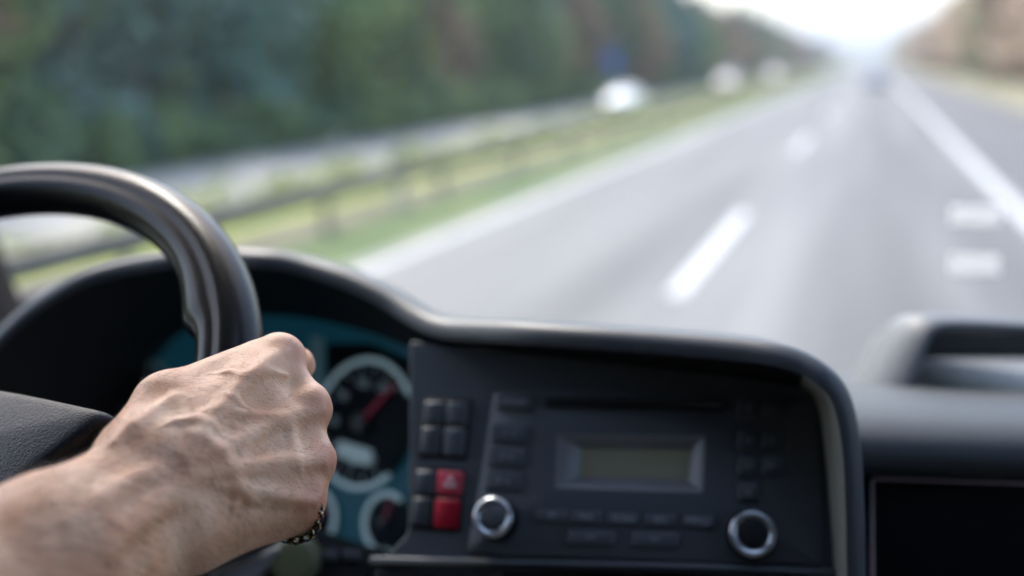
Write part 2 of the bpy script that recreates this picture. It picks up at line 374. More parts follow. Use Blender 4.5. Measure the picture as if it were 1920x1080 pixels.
# tray standing on the roll: an arched surround, a dark mouth and a pale floor
to = [(1628, 750), (1640, 722), (1655, 690), (1672, 655), (1690, 622), (1706, 602), (1728, 591), (1780, 590), (1900, 597), (2060, 606), (2240, 616)]
ti = [(1706, 750), (1712, 728), (1720, 706), (1730, 682), (1740, 655), (1748, 636), (1762, 622), (1800, 617), (1910, 622), (2060, 630), (2240, 640)]
to, ti = spline(to, 4), spline(ti, 4); R_ = []
for a, b in zip(to, ti):
    z = .80
    A_, B_ = px(a[0], a[1], z), px(b[0], b[1], z)
    c = np.array([0, 0, 1.0]); outn = unit(A_ - B_)
    lf = max(0.0, min(1.0, -outn[0] * 1.6 - .25)); A_ = A_ * (z + .035) / z + outn * .001
    R_.append([A_ + c * (.02 + .12 * lf) - outn * (.010 + .02 * lf), A_ + c * (.012 + .03 * lf) - outn * .003, A_ + c * .005, A_ - outn * .0005, A_ - outn * .003 - c * .003, B_ + outn * .006 + c * .002, B_ + c * .003, B_ + c * .014, B_ + c * .026 + outn * .004])
v, f = grid(np.array(R_)); tray = obj('tray_surround', W(v), f, M['dashtop'], dash)
v, f = grid(np.array([[px(1700 + (x - 1700), y, z) for y, z in ((752, .80), (748, .803), (735, .82), (715, .845), (695, .88), (672, .93))] for x in (1702, 1760, 1900, 2050, 2240)]))
obj('tray_floor', W(v), f, M['dashtop'], dash)
v, f = grid(np.array([[px(x, y, .94) for y in (613, 640, 690, 760)] for x in (1720, 1900, 2250)])); obj('tray_back', W(v), f, M['black'], dash)
v, f = tube([wpx(x, 751 + (x - 1730) * .012, .798) for x in np.linspace(1735, 2240, 12)], [.0005] + [.0016] * 10 + [.0005], 8); obj('tray_gap', v, f, M['black'], dash)

# ---- lower shroud of the steering column with the lock cap
LP = Plane(px(560, 1030, .70), (150, 500, 1867))
sh_ = MB(); slab(LP, LP.poly([(330, 1010), (440, 985), (530, 985), (600, 1012), (690, 1035), (720, 1300), (250, 1300)]), -.10, -.0, .006, sh_, r=.01)
sh_.build('column_shroud', M['dash'], dash)
lk = MB(); disc(LP, LP.hit(559, 1050), [(.0175, -.01), (.0175, .010), (.0165, .012), (.010, .013)], lk); lk.build('lock_cap', M['key'], dash)
sg_ = MB(); slab(LP, LP.poly([(385, 1078), (470, 1048), (528, 1016), (536, 1034), (480, 1090), (420, 1100)], .012), -.0, .014, .005, sg_, r=.006); sg_.build('stalk_housing', M['bezel'], dash)
for x in (600, 645):
    b_ = MB(); slab(LP, LP.poly([(x, 1030), (x + 34, 1032), (x + 34, 1052), (x, 1050)]), .0, .004, .001, b_); b_.build('push_button', M['switch'], dash)

# ---- rocker switches in the fascia
def quad(x0, x1, y0, y1, sk=0.0, sl=.03): return [(x0, y0), (x1, y0 + (x1 - x0) * sl), (x1 - sk, y1 + (x1 - x0) * sl), (x0 - sk, y1)]
for q in ([(795, 746), (888, 750), (876, 864), (783, 858)], [(779, 876), (874, 880), (864, 998), (768, 992)]):
    b_ = MB(); slab(FP, FP.poly(q), 0, .0014, .0005, b_); b_.build('switch_frame', M['black'], dash)
def rocker(q, mat_, lab=None):
    uv = FP.poly(q); mb = MB(); c = uv.mean(0)
    r0 = roundpoly(uv, .0015, 3); top = inset(r0, .001)
    ys = [p[1] for p in uv]; y0_, y1_ = min(ys), max(ys)
    rows_ = [[FP.p0 + p[0] * FP.t + p[1] * FP.d + FP.n * .001 for p in r0], [FP.p0 + p[0] * FP.t + p[1] * FP.d + FP.n * (.0045 - .0025 * (p[1] - y0_) / (y1_ - y0_)) for p in r0],
             [FP.p0 + p[0] * FP.t + p[1] * FP.d + FP.n * (.0055 - .0025 * (p[1] - y0_) / (y1_ - y0_)) for p in top]]
    v, f = grid(np.array(rows_), False, True); v = v.tolist(); n = len(r0); f.append(tuple(range(len(v) - n, len(v)))); mb.add(W(np.array(v)), f)
    return mb.build('rocker_switch', mat_, dash, label=lab)
rocker([(799, 755), (834, 756), (830, 797), (795, 796)], M['switch']); rocker([(841, 756), (880, 758), (876, 799), (837, 798)], M['switch'])
rocker([(794, 803), (829, 804), (824, 854), (789, 852)], M['button']); rocker([(836, 804), (875, 806), (870, 857), (831, 855)], M['switch'])
rocker([(783, 884), (816, 885), (813, 928), (780, 926)], M['switch']); rocker([(823, 884), (871, 887), (866, 930), (819, 928)], M['palered'], 'pale red rocker switch, upper')
rocker([(778, 934), (811, 936), (806, 986), (772, 984)], M['button']); rocker([(818, 936), (865, 938), (860, 993), (813, 990)], M['red'], 'deep red rocker switch, lower')
# warning triangle on the upper red switch
uvc = FP.hit(844, 905, .005)
def tri_ring(c, r, wd, o, mb):
    A = [c + r * np.array([math.sin(2 * math.pi * k / 3), -math.cos(2 * math.pi * k / 3)]) for k in range(3)]; A = roundpoly(A, .001, 2)
    rows_solid(FP, [(A, o), (A, o + .0006), (inset(A, wd), o + .0006), (inset(A, wd), o)], mb, hole=True)
b_ = MB(); tri_ring(uvc, .0052, .0008, .0044, b_); b_.build('warning_triangle', M['sticker'], dash)

# ================================================================== INSTRUMENT CLUSTER
CP = Plane(px(690, 790, .86), (1260, 450, 1867))
clus = thing('instrument_cluster', 'instrument cluster with painted teal reflection and silver ringed gauges behind the steering wheel', 'instrument cluster', wpx(600, 800, .87))
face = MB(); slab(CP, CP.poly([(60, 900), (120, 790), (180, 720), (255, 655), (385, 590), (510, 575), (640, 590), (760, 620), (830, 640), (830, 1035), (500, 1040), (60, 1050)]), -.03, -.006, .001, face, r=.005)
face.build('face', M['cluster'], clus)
dp = MB(); slab(CP, CP.poly([(606, 642), (690, 642), (772, 676), (775, 720), (700, 720), (606, 722)]), -.006, -.003, .001, dp, r=.004); dp.build('dial_panel', M['dial'], clus)
def text_mesh(s, size):
    c = bpy.data.curves.new('t', 'FONT'); c.body = s; c.size = size; c.align_x = 'CENTER'; c.align_y = 'CENTER'; c.extrude = size * .02
    o = bpy.data.objects.new('t', c); COL.objects.link(o); me = bpy.data.meshes.new_from_object(o)
    v = [tuple(x.co) for x in me.vertices]; f = [tuple(p.vertices) for p in me.polygons]
    bpy.data.objects.remove(o, do_unlink=True); bpy.data.curves.remove(c); bpy.data.meshes.remove(me); return v, f
def put_text(P, c, s, size, o, mb):
    v, f = text_mesh(s, size)
    mb.add([tuple(W(P.p0 + (c[0] + x) * P.t + (c[1] - y) * P.d + (o + z) * P.n)) for x, y, z in v], f)
def gauge(c, r, a0, a1, wd, nums, ndl, lab, digits=True, rsize=.009, rm='ring'):
    mb = MB(); disc(CP, c, [(r, -.0035), (r, -.0015), (r * .97, -.001), (r * .5, -.001)], mb); g = mb.build('gauge', M['dial'], clus, label=lab)
    mb = MB(); arc(CP, c, r, wd, a0, a1, .0005, mb); mb.build('ring', M[rm], g)
    mk = MB(); N_ = len(nums)
    for i, s in enumerate(nums):
        a = R(a0 + 14 + (a1 - a0 - 28) * i / (N_ - 1)); e = np.array([math.cos(a), math.sin(a)]); p = c + e * r * .90; q = c + e * r * .80; sd_ = np.array([-e[1], e[0]]) * r * .014
        rows_solid(CP, [([p + sd_, p - sd_, q - sd_, q + sd_], -.001), ([p + sd_, p - sd_, q - sd_, q + sd_], -.0004)], mk)
        if s: put_text(CP, c + e * r * .64, s, rsize, -.0008, mk)
    mk.build('dial_marks', M['mark'], g, smooth=False)
    nd = MB(); a = R(ndl); e = np.array([math.cos(a), math.sin(a)]); sd_ = np.array([-e[1], e[0]])
    tip = c + e * r * .88; b0 = c - e * r * .1
    q = [b0 + sd_ * r * .040, b0 - sd_ * r * .040, tip - sd_ * r * .018, tip + sd_ * r * .018]
    rows_solid(CP, [(q, .003), (q, .0042)], nd); nd.build('needle', M['needle'], g)
    hb = MB(); disc(CP, c, [(r * .15, -.001), (r * .15, .006), (r * .12, .0075)], hb, n=20); hb.build('needle_hub', M['bezel'], g)
    return g
cS = CP.hit(680, 793); rS = .0550
g1 = gauge(cS, rS, 40, 322, .0050, ['0', '', '20', '', '40', '', '60', '', '80', '', '100', '', '120', ''], -54, 'large round speedometer with pink needle', rsize=.0105)
b_ = MB(); slab(CP, [cS + np.array(p) for p in ((-.022, .020), (.018, .020), (.018, .034), (-.022, .034))], -.001, .001, .0004, b_, r=.001); b_.build('trip_display', M['smalllcd'], g1)
b_ = MB(); disc(CP, cS + np.array([-.033, .036]), [(.004, -.001), (.004, .0004)], b_, n=16); b_.build('telltale_lamp', M['blueled'], g1)
gauge(CP.hit(724, 980), .0235, 65, 295, .0046, ['', '', '', '', ''], -84, 'small round gauge at the lower right, open on its right side', rsize=.005)
gauge(CP.hit(590, 972), .0240, -115, 115, .0046, ['', '', '', '', ''], -40, 'small round gauge half hidden by the hand', rsize=.005)
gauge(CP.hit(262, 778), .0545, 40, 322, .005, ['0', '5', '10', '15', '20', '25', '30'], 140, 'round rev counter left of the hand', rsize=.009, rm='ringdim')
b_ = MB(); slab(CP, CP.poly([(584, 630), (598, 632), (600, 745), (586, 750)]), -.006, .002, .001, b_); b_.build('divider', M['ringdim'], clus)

# ================================================================== CAR RADIO
radio = thing('car_radio', 'black built-in car radio with blank display and two silver ringed knobs', 'radio', FP.at(FP.hit(1200, 880)))
ro = roundpoly(FP.poly([(928, 734), (1140, 735), (1530, 748), (1534, 900), (1540, 1062), (1180, 1050), (876, 1040), (905, 880)]), [.006, .01, .004, .01, .004, .01, .006, .01], 5)
hole_c = [(1046, 816), (1322, 818), (1318, 926), (1042, 918)]
hq = FP.poly([(1046, 816), (1180, 817), (1322, 819), (1321, 870), (1318, 926), (1180, 922), (1042, 917), (1044, 866)])
hr = roundpoly(hq, [.002, .01, .002, .01, .002, .01, .002, .01], 5)
mb = MB(); rows_solid(FP, [(ro, -.002), (ro, .003), (inset(ro, .001), .004), (hr, .004)], mb, hole=True); mb.build('face', M['radio'], radio)
sq = roundpoly(FP.poly([(1088, 838), (1190, 839), (1294, 841), (1292, 866), (1289, 897), (1190, 894), (1084, 891), (1086, 864)], .0), [.001, .01, .001, .01, .001, .01, .001, .01], 5)
mb = MB(); rows_solid(FP, [(hr, .0043), (inset(hr, .0008), .0043), (sq, -.006)], mb, hole=True); mb.build('display_bezel', M['bezel'], radio)
mb = MB(); rows_solid(FP, [(inset(sq, -.0006), -.0085), (inset(sq, -.0006), -.0065)], mb); mb.build('display', M['lcd'], radio, smooth=False)
# the disc slot: a raised lip round a dark mouth
so = roundpoly(FP.poly([(1024, 748), (1358, 754), (1358, 775), (1022, 768)]), .002, 4); mb = MB()
rows_solid(FP, [(so, .0035), (so, .005), (inset(so, .0012), .0052), (inset(so, .0016), .0046)], mb); ds = mb.build('disc_slot', M['black'], radio)
def rbtn(q, mark=None, h=.0062, m='button'):
    b = MB(); slab(FP, FP.poly(q), .0035, h, .0007, b, r=.0012); o = b.build('button', M[m], radio)
    if mark:
        k = MB(); put_text(FP, FP.poly(q).mean(0), mark, .0055, h, k); k.build('button_mark', M['print'], o, smooth=False)
def hquad(x0, x1, y0, y1):                     # rectangle that follows the fascia's perspective
    s_ = .030; sk = -.12
    return [(x0, y0), (x1, y0 + (x1 - x0) * s_), (x1 + sk * (y1 - y0) * .6, y1 + (x1 - x0) * s_), (x0 + sk * (y1 - y0), y1)]
rbtn(hquad(936, 1002, 741, 772), 'FM/AM')
for i, (y, s) in enumerate(((797, '1  2'), (841, '3  4'), (885, '5  6'))): rbtn(hquad(926 - i * 6, 994 - i * 6, y, y + 36), s)
for i, x in enumerate((1008, 1072, 1140, 1210, 1280)): rbtn(hquad(x, x + 60, 957 + i * 2.6, 980 + i * 2.6), ('TP', 'MIX', 'SCAN', 'ESC', 'MENU')[i])
for x in (1066, 1186): rbtn(hquad(x, x + 88, 995 + (x - 1066) * .03, 1022 + (x - 1066) * .03), ('<<', '>>')[x > 1100])
for j, (y, a, b2) in enumerate(((752, '+', None), (812, '<', '^'), (860, '<', '>'), (908, 'o', None))):
    rbtn(hquad(1386, 1424, y, y + 34), a);
    if b2 or j == 0: rbtn(hquad(1430, 1468, y, y + 34), b2 or '-')
def knob(x, y, r, h):
    c = FP.hit(x, y, h); b = MB(); disc(FP, c, [(r * 1.12, .003), (r * 1.08, .006), (r * 1.02, h * .5), (r, h - .002)], b, n=48, cap=False)
    k = b.build('knob', M['dash'], radio); b = MB(); disc(FP, c, [(r * .66, h - .004), (r * .64, h - .0008), (r * .58, h - .0001), (r * .2, h + .0002)], b, n=48); b.build('cap', M['button' if x < 1000 else 'dash'], k)
    b = MB(); disc(FP, c, [(r * 1.0, h - .003), (r * 1.01, h - .0015), (r * .97, h - .0003), (r * .88, h + .0003), (r * .72, h - .0005), (r * .62, h - .003)], b, n=48, cap=False); b.build('ring', M['metal'], k)
knob(923, 969, .0128, .025); knob(1412, 1000, .0142, .015)

# ================================================================== TRUCK CAB SHELL
cab = thing('truck_cab', 'truck cab round the driver, with wide windscreen and dark corner pillar at the left edge', 'truck cab', (0.15, 0, 1.2))
XL, XR, YB, ZT, ZF = -1.12, 1.25, -1.25, 3.35, 1.15
def ws(s, t):                                   # windscreen surface: s across (-1..1), t up (0..1)
    xm = (XL + XR) / 2; x = xm + s * (XR - XL) / 2; return np.array([x, 1.42 - .30 * t - .14 * s * s, 1.72 + 1.5 * t])
v, f = grid(np.array([[ws(s, t) for t in np.linspace(0, 1, 6)] for s in np.linspace(-1, 1, 25)])); obj('windscreen', v, f, M['glass'], cab)
mb = MB()                                       # unseen roof; hatch opening added to bring in top light
for a, b, c, d in ((XL - .03, XR + .03, YB, -.10), (XL - .03, -.30, -.10, .80), (.62, XR + .03, -.10, .80), (XL - .03, XR + .03, .80, 1.10)): mb.add(*box(a, b, c, d, ZT - .12, ZT))
mb.build('roof', M['headliner'], cab, smooth=False)
mb = MB(); mb.add(*box(XL, XR, YB - .04, YB, ZF, ZT - .12)); mb.build('rear_wall', M['headliner'], cab, smooth=False)
mb = MB(); mb.add(*box(XL, XR, YB, 1.3, ZF - .05, ZF)); mb.build('cab_floor', M['cabgrey'], cab, smooth=False)
for x in (XL, XR):                              # doors: lower panel, rear post, window opening between y -0.05 and 0.95
    mb = MB(); s_ = .05 if x > 0 else -.05
    mb.add(*box(min(x, x + s_), max(x, x + s_), -.35, 1.28, ZF, 2.02 if x < 0 else 2.3)); mb.add(*box(min(x, x + s_), max(x, x + s_), -.35, -.12, 2.02 if x < 0 else 2.3, ZT - .12)); mb.add(*box(min(x, x + s_), max(x, x + s_), -.12, 1.05, 3.05, ZT - .12))  # right sill raised to cut fill light on the hand
    mb.build('door', M['cabgrey'], cab, smooth=False)
    mb = MB(); mb.add(*box(min(x, x + s_), max(x, x + s_), YB, -.36, ZF, ZT - .12)); mb.build('side_wall', M['cabgrey'], cab, smooth=False)
def pillar(pts, wd):
    R_ = []
    for p in pts:
        p = np.asarray(p); R_.append([p + np.array(q) * wd for q in ((-.5, -.6, 0), (-.2, -.7, 0), (.35, -.55, 0), (.5, -.2, 0), (.5, .3, 0), (.1, .6, 0), (-.5, .5, 0))])
    v, f = grid(np.array(R_), False, True); obj('pillar', v, f, M['pillar'], cab)
P1, P0 = wpx(18, 600, 1.30), wpx(-60, 400, 1.33); dP = (P0 - P1)
pillar([P1 - dP * 2 - np.array([.085, 0, 0]), P1 - np.array([.085, 0, 0]), P0 - np.array([.085, 0, 0]), P0 + dP * 5 - np.array([.085, 0, 0])], .14)
pillar([(1.27, 1.3, 1.6), (1.24, 1.0, 3.3)], .13)
# two small white stickers on the inside of the screen
def on_screen(x, y):
    d = wpx(x, y, 1.0) - CAM; best = None
    for k in np.linspace(.6, 2.2, 3000):
        p = CAM + d * k; t = (p[2] - 1.72) / 1.5; s_ = (p[0] - (XL + XR) / 2) / ((XR - XL) / 2); yy = 1.42 - .30 * t - .14 * s_ * s_
        if p[1] >= yy - .004: return p
    return p
for k, (x0, x1, y0, y1) in enumerate(((1781, 1879, 386, 420), (1780, 1875, 477, 512))):
    qs = [on_screen(x0, y0), on_screen(x1, y0 + 2), on_screen(x1, y1 + 2), on_screen(x0, y1)]; bk = [q - np.array([0, -.0012, 0]) for q in qs]
    o = obj('windscreen_sticker', qs + bk, [(0, 3, 2, 1), (4, 5, 6, 7), (0, 1, 5, 4), (1, 2, 6, 5), (2, 3, 7, 6), (3, 0, 4, 7)], M['film'], smooth=False)
    tag(o, ('upper of the two small white stickers on the windscreen at the right', 'lower of the two small white stickers, just above the dashboard tray')[k], 'sticker', 'white stickers on the windscreen')

# ================================================================== THE ARM AND HAND
def rc(P, a, b, ra, rb):
    a, b = np.asarray(a, np.float32), np.asarray(b, np.float32); ba = b - a; q = P - a; t = np.clip(q @ ba / max(ba @ ba, 1e-9), 0, 1)
    return np.linalg.norm(q - t[:, None] * ba, axis=1) - (ra + (rb - ra) * t)
def ec(P, a, b, A_, B_, m):
    a, b = np.asarray(a, np.float32), np.asarray(b, np.float32); ba = b - a; wv = unit(ba); m = np.asarray(m, float); e1 = unit(m - (m @ wv) * wv); e2 = np.cross(wv, e1)
    q = P - a; t = np.clip(q @ ba / (ba @ ba), 0, 1); q = q - t[:, None] * ba; r1 = A_[0] + (B_[0] - A_[0]) * t; r2 = A_[1] + (B_[1] - A_[1]) * t; r3 = np.minimum(r1, r2)
    u, v_, s_ = q @ e1, q @ e2, q @ wv; k0 = np.sqrt((u / r1) ** 2 + (v_ / r2) ** 2 + (s_ / r3) ** 2); k1 = np.sqrt((u / r1 ** 2) ** 2 + (v_ / r2 ** 2) ** 2 + (s_ / r3 ** 2) ** 2)
    return k0 * (k0 - 1) / np.maximum(k1, 1e-6)
def smin(a, b, k): h = np.maximum(k - np.abs(a - b), 0) / k; return np.minimum(a, b) - h * h * k * .25
def smax(a, b, k): return -smin(-a, -b, k)
WR_ = px(305, 928, .446); ARM = unit([-.44, .36, -.82]); ARMX = unit([.59, .80, 0.05])
E1 = WR_ + ARM * .055; E2 = WR_ + ARM * .13; E3 = WR_ + ARM * .27
MC = [px(527, 670, .512), px(576, 766, .497), px(584, 864, .482), px(563, 936, .471)]
MR = [.0112, .0112, .0104, .0098]
BS = [px(372, 838, .462), px(390, 872, .458), px(398, 912, .455), px(396, 950, .453)]
DN = unit(np.array([.33, -.49, -.64]))          # out of the back of the hand
FN = []
for i in range(4):
    m_ = MC[i]; a = rimang(m_); rcn = rimc(a); e = unit(math.cos(a) * WU + math.sin(a) * WV); tg = np.cross(WN, e)
    k = [1, 1.03, 1, .84][i]; off = (m_ - rcn) @ tg * tg * .8
    if i == 0: pip = px(556, 684, .550)
    else: pip = rcn + off + e * (.0335 * k) - WN * (.020 * k) 
    dip = rcn + off * .8 + e * (.008) - WN * .0285; tip = rcn + off * .7 - e * (.0135 * k) - WN * .0235
    FN.append((m_, pip, dip, tip))
    FRr = [(.0098, .0092, .0084, .0074), (.0098, .0094, .0085, .0075), (.0094, .009, .0082, .0072), (.0086, .0081, .0073, .0065)]
def base(P):
    d = ec(P, E3 + ARM * .02, E2, (.050, .046), (.046, .040), ARMX)
    d = smin(d, ec(P, E2, E1, (.046, .040), (.0375, .028), ARMX), .02)
    d = smin(d, ec(P, E1, WR_, (.0375, .028), (.0325, .0205), ARMX), .015)
    d = smin(d, ec(P, WR_, px(370, 890, .460), (.0325, .0205), (.030, .0165), ARMX), .012)
    h = None
    for i in range(4):
        q = rc(P, BS[i], MC[i], .0125, MR[i] - .0008); h = q if h is None else smin(h, q, .011)
        h = smin(h, rc(P, BS[i] - DN * .009, MC[i] - DN * .008, .0135, .0105), .012)
    # thumb side, heel of the hand, web
    th0, th1 = px(262, 845, .458), px(309, 759, .477)
    h = smin(h, rc(P, th0, th1, .0165, .0152), .012)
    h = smin(h, rc(P, px(330, 870, .468), px(330, 790, .485), .018, .015), .014)
    h = smin(h, rc(P, px(335, 742, .486), px(478, 676, .512), .0122, .0100), .008)
    h = smin(h, rc(P, px(390, 800, .475), px(490, 725, .500), .016, .012), .016)
    h = smin(h, rc(P, px(372, 985, .452), px(527, 952, .474), .0165, .0118), .012)
    h = smin(h, rc(P, px(430, 930, .462), px(520, 900, .475), .018, .015), .014)
    d = smin(d, h, .016)
    # knuckle heads
    for i in range(4): d = smin(d, np.linalg.norm(P - (MC[i] + DN * .0016).astype(np.float32), axis=1) - MR[i] * 1.0, .0035)
    d = smin(d, rc(P, px(322, 868, .447), px(345, 862, .450), .014, .013), .012)     # end of the radius
    d = smin(d, rc(P, px(360, 985, .440), px(352, 990, .438), .0125, .0125), .010)   # head of the ulna
    for i in range(3):                             # skin between the knuckles
        a_, b_ = MC[i] + np.array([-.0030, -.001, .002]), MC[i + 1] + np.array([-.0018, -.003, .002]); d = smin(d, rc(P, a_, b_, .0090, .0098), .005)
    # thumb beyond the knuckle: passes behind the rim
    ti_, tt_ = px(338, 735, .522), px(392, 752, .566)
    t_ = smin(rc(P, th1, ti_, .0135, .0108), rc(P, ti_, tt_, .0108, .0085), .004); d = smin(d, t_, .004)
    for i, (a, b, c, e) in enumerate(FN):
        r = FRr[i]; q = smin(rc(P, a, b, r[0], r[1]), rc(P, b, c, r[1] * .98, r[2]), .004); q = smin(q, rc(P, c, e, r[2], r[3]), .003)
        d = smin(d, q, .0022)
    return d
def march(f_, x, y, z0=.36, z1=.62):
    z = z0
    for _ in range(60):
        p = px(x, y, z); dd = float(f_(np.array([p], np.float32))[0])
        if dd < 2e-4 or z > z1: break
        z += dd * .8
    return px(x, y, z)
def path(pts, sink): return [march(base, x, y) + unit(px(x, y, 1)) * sink for x, y in pts]
# raised veins and tendons: (picture points on the skin, radius, depth of the centre under the skin, blend)
REL = []
for pts, r, sink, k in (
    ([(404, 700), (430, 697), (452, 705), (478, 701), (505, 698), (535, 702), (560, 703)], .0009, .0005, .0034),
    ([(345, 800), (378, 778), (410, 770), (440, 774), (478, 777), (512, 781), (536, 790), (548, 812), (552, 836), (548, 862), (560, 880)], .0009, .0006, .0042),
    ([(418, 742), (440, 752), (470, 770), (482, 778)], .0013, .0005, .002),
    ([(352, 812), (388, 826), (415, 850), (432, 880), (446, 912), (470, 938), (500, 950)], .0013, .0006, .004),
    ([(300, 800), (330, 790), (362, 788), (395, 800), (425, 822)], .0016, .0004, .003),
    ([(446, 912), (440, 950), (428, 985)], .0014, .0005, .003),
    ([(536, 790), (556, 784), (574, 790)], .0012, .0005, .002),
    ([(602, 770), (560, 778), (505, 800), (450, 828), (400, 850), (355, 868)], .0014, .0011, .008),
    ([(604, 866), (560, 868), (505, 872), (450, 882), (400, 890), (360, 895)], .0014, .0011, .008),
    ([(590, 942), (545, 935), (500, 925), (450, 918), (400, 912)], .0016, .0010, .006),
    ([(530, 662), (490, 690), (445, 730), (405, 775), (370, 820), (345, 850)], .0014, .0011, .008),
    ([(290, 880), (240, 905), (190, 938), (130, 985)], .0024, .0014, .009),
    ([(360, 900), (310, 935), (250, 985), (200, 1040)], .0024, .0014, .009),
    ([(215, 830), (250, 800), (290, 770), (325, 745)], .0018, .0011, .008),
):
    REL.append((path(pts, sink), r, k))
HOL = [(px(0, 0, 1), 0)]
DIMP = [(march(base, x, y), r, dp) for x, y, r, dp in ((556, 715, .012, .0022), (588, 818, .011, .0020), (586, 910, .010, .0016), (440, 905, .016, .0010), (470, 745, .018, .0014), (500, 835, .014, .0008), (300, 850, .02, .0008))]
def full(P):
    d = base(P)
    for c, r, dp_ in DIMP: q = ((P - c.astype(np.float32)) ** 2).sum(1); d = d + dp_ * np.exp(-q / (r * .62) ** 2)
    for pts, r, k in REL:
        q = None
        for i in range(len(pts) - 1):
            ta, tb = min(1, (i + .4) / 1.5, (len(pts) - 1 - i + .2) / 1.5), min(1, (i + 1.4) / 1.5, (len(pts) - 2 - i + .2) / 1.5)
            s_ = rc(P, pts[i], pts[i + 1], r * ta - (1 - ta) * .002, r * tb - (1 - tb) * .002); q = s_ if q is None else np.minimum(q, s_)
        d = smin(d, q, k)
    # creases over the wheel-side of the thumb and slight unevenness of the skin
    d = d + .00028 * np.sin(P[:, 0] * 210 + 2.1 * np.sin(P[:, 1] * 160)) * np.sin(P[:, 1] * 230 + P[:, 2] * 190)
    return d
def surface_nets(fn, lo, hi, h, blk=8, band=.9):
    lo = np.array(lo); n = np.ceil((np.array(hi) - lo) / h / blk).astype(int) * blk; nb = n // blk
    g = np.stack(np.meshgrid(*[np.arange(k) for k in nb], indexing='ij'), -1).reshape(-1, 3)
    cen = lo + (g * blk + blk / 2) * h; dc = fn(cen.astype(np.float32)); act = np.abs(dc) < blk * h * band + .004
    D = np.repeat(np.repeat(np.repeat(dc.reshape(nb), blk, 0), blk, 1), blk, 2).astype(np.float32)
    o3 = np.stack(np.meshgrid(*[np.arange(blk)] * 3, indexing='ij'), -1).reshape(-1, 3)
    ga = g[act]
    for s in range(0, len(ga), 1500):
        idx = (ga[s:s + 1500, None, :] * blk + o3[None]).reshape(-1, 3); D[idx[:, 0], idx[:, 1], idx[:, 2]] = fn((lo + idx * h).astype(np.float32))
    inside = D < 0; c = n - 1
    corners = [(i, j, k) for i in (0, 1) for j in (0, 1) for k in (0, 1)]
    cnt = sum(inside[i:c[0] + i, j:c[1] + j, k:c[2] + k].astype(np.int8) for i, j, k in corners)
    cells = np.argwhere((cnt > 0) & (cnt < 8)); vid = -np.ones(c, np.int64); vid[cells[:, 0], cells[:, 1], cells[:, 2]] = np.arange(len(cells))
    acc = np.zeros((len(cells), 3)); num = np.zeros(len(cells))
    for a in corners:
        for ax in range(3):
            if a[ax]: continue
            b = list(a); b[ax] = 1
            va = D[cells[:, 0] + a[0], cells[:, 1] + a[1], cells[:, 2] + a[2]]; vb = D[cells[:, 0] + b[0], cells[:, 1] + b[1], cells[:, 2] + b[2]]
            m_ = (va < 0) != (vb < 0); t = np.where(m_, va / np.where(m_, va - vb, 1), 0)
            p = np.array(a)[None] + t[:, None] * np.eye(3)[ax]; acc[m_] += p[m_]; num[m_] += 1
    V = lo + (cells + acc / num[:, None]) * h; Fs = []
    for ax in range(3):
        u_, v_ = (ax + 1) % 3, (ax + 2) % 3; sl = [slice(0, None)] * 3; s0 = list(sl); s1 = list(sl); s0[ax] = slice(0, -1); s1[ax] = slice(1, None)
        e = np.argwhere(inside[tuple(s0)] != inside[tuple(s1)]); e = e[(e[:, u_] > 0) & (e[:, v_] > 0) & (e[:, u_] < c[u_]) & (e[:, v_] < c[v_]) & (e[:, ax] < c[ax])]
        du, dv = np.eye(3, dtype=int)[u_], np.eye(3, dtype=int)[v_]; q = [e - du - dv, e - dv, e, e - du]
        ids = np.stack([vid[p[:, 0], p[:, 1], p[:, 2]] for p in q], 1); fl = inside[e[:, 0], e[:, 1], e[:, 2]]; ids[~fl] = ids[~fl][:, ::-1]; Fs.append(ids)
    return V, np.concatenate(Fs)
E4 = E3
lo = np.array([-.31, .0, .20]); hi = np.array([-.065, .27, .615])
HV, HF = surface_nets(full, lo, hi, .00115)
for _ in range(2):                              # settle the points on the true surface
    P = HV.astype(np.float32); d0 = full(P); e_ = .0005
    G = np.stack([(full(P + np.eye(3, dtype=np.float32)[a] * e_) - d0) / e_ for a in range(3)], 1); G /= np.maximum((G ** 2).sum(1, keepdims=True), .3); HV = HV - G * d0[:, None] * .9
person = obj('person', W(HV), HF[:, ::-1] if False else HF, M['skin'], None)
tag(person, 'bare right forearm and hand of the driver gripping the steering wheel rim', 'person')
tone = np.zeros(len(HV))
for i in range(4):
    for dd, s_, a_ in ((.002, .010, .55),): tone = np.maximum(tone, a_ * np.exp(-((HV - (MC[i] + DN * .006 + np.array([.006, .002, 0]))) ** 2).sum(1) / s_ ** 2))
tone = np.maximum(tone, .3 * np.exp(-((HV - FN[0][1]) ** 2).sum(1) / .013 ** 2))
at = person.data.attributes.new('tone', 'FLOAT', 'POINT'); at.data.foreach_set('value', tone.astype(np.float32))
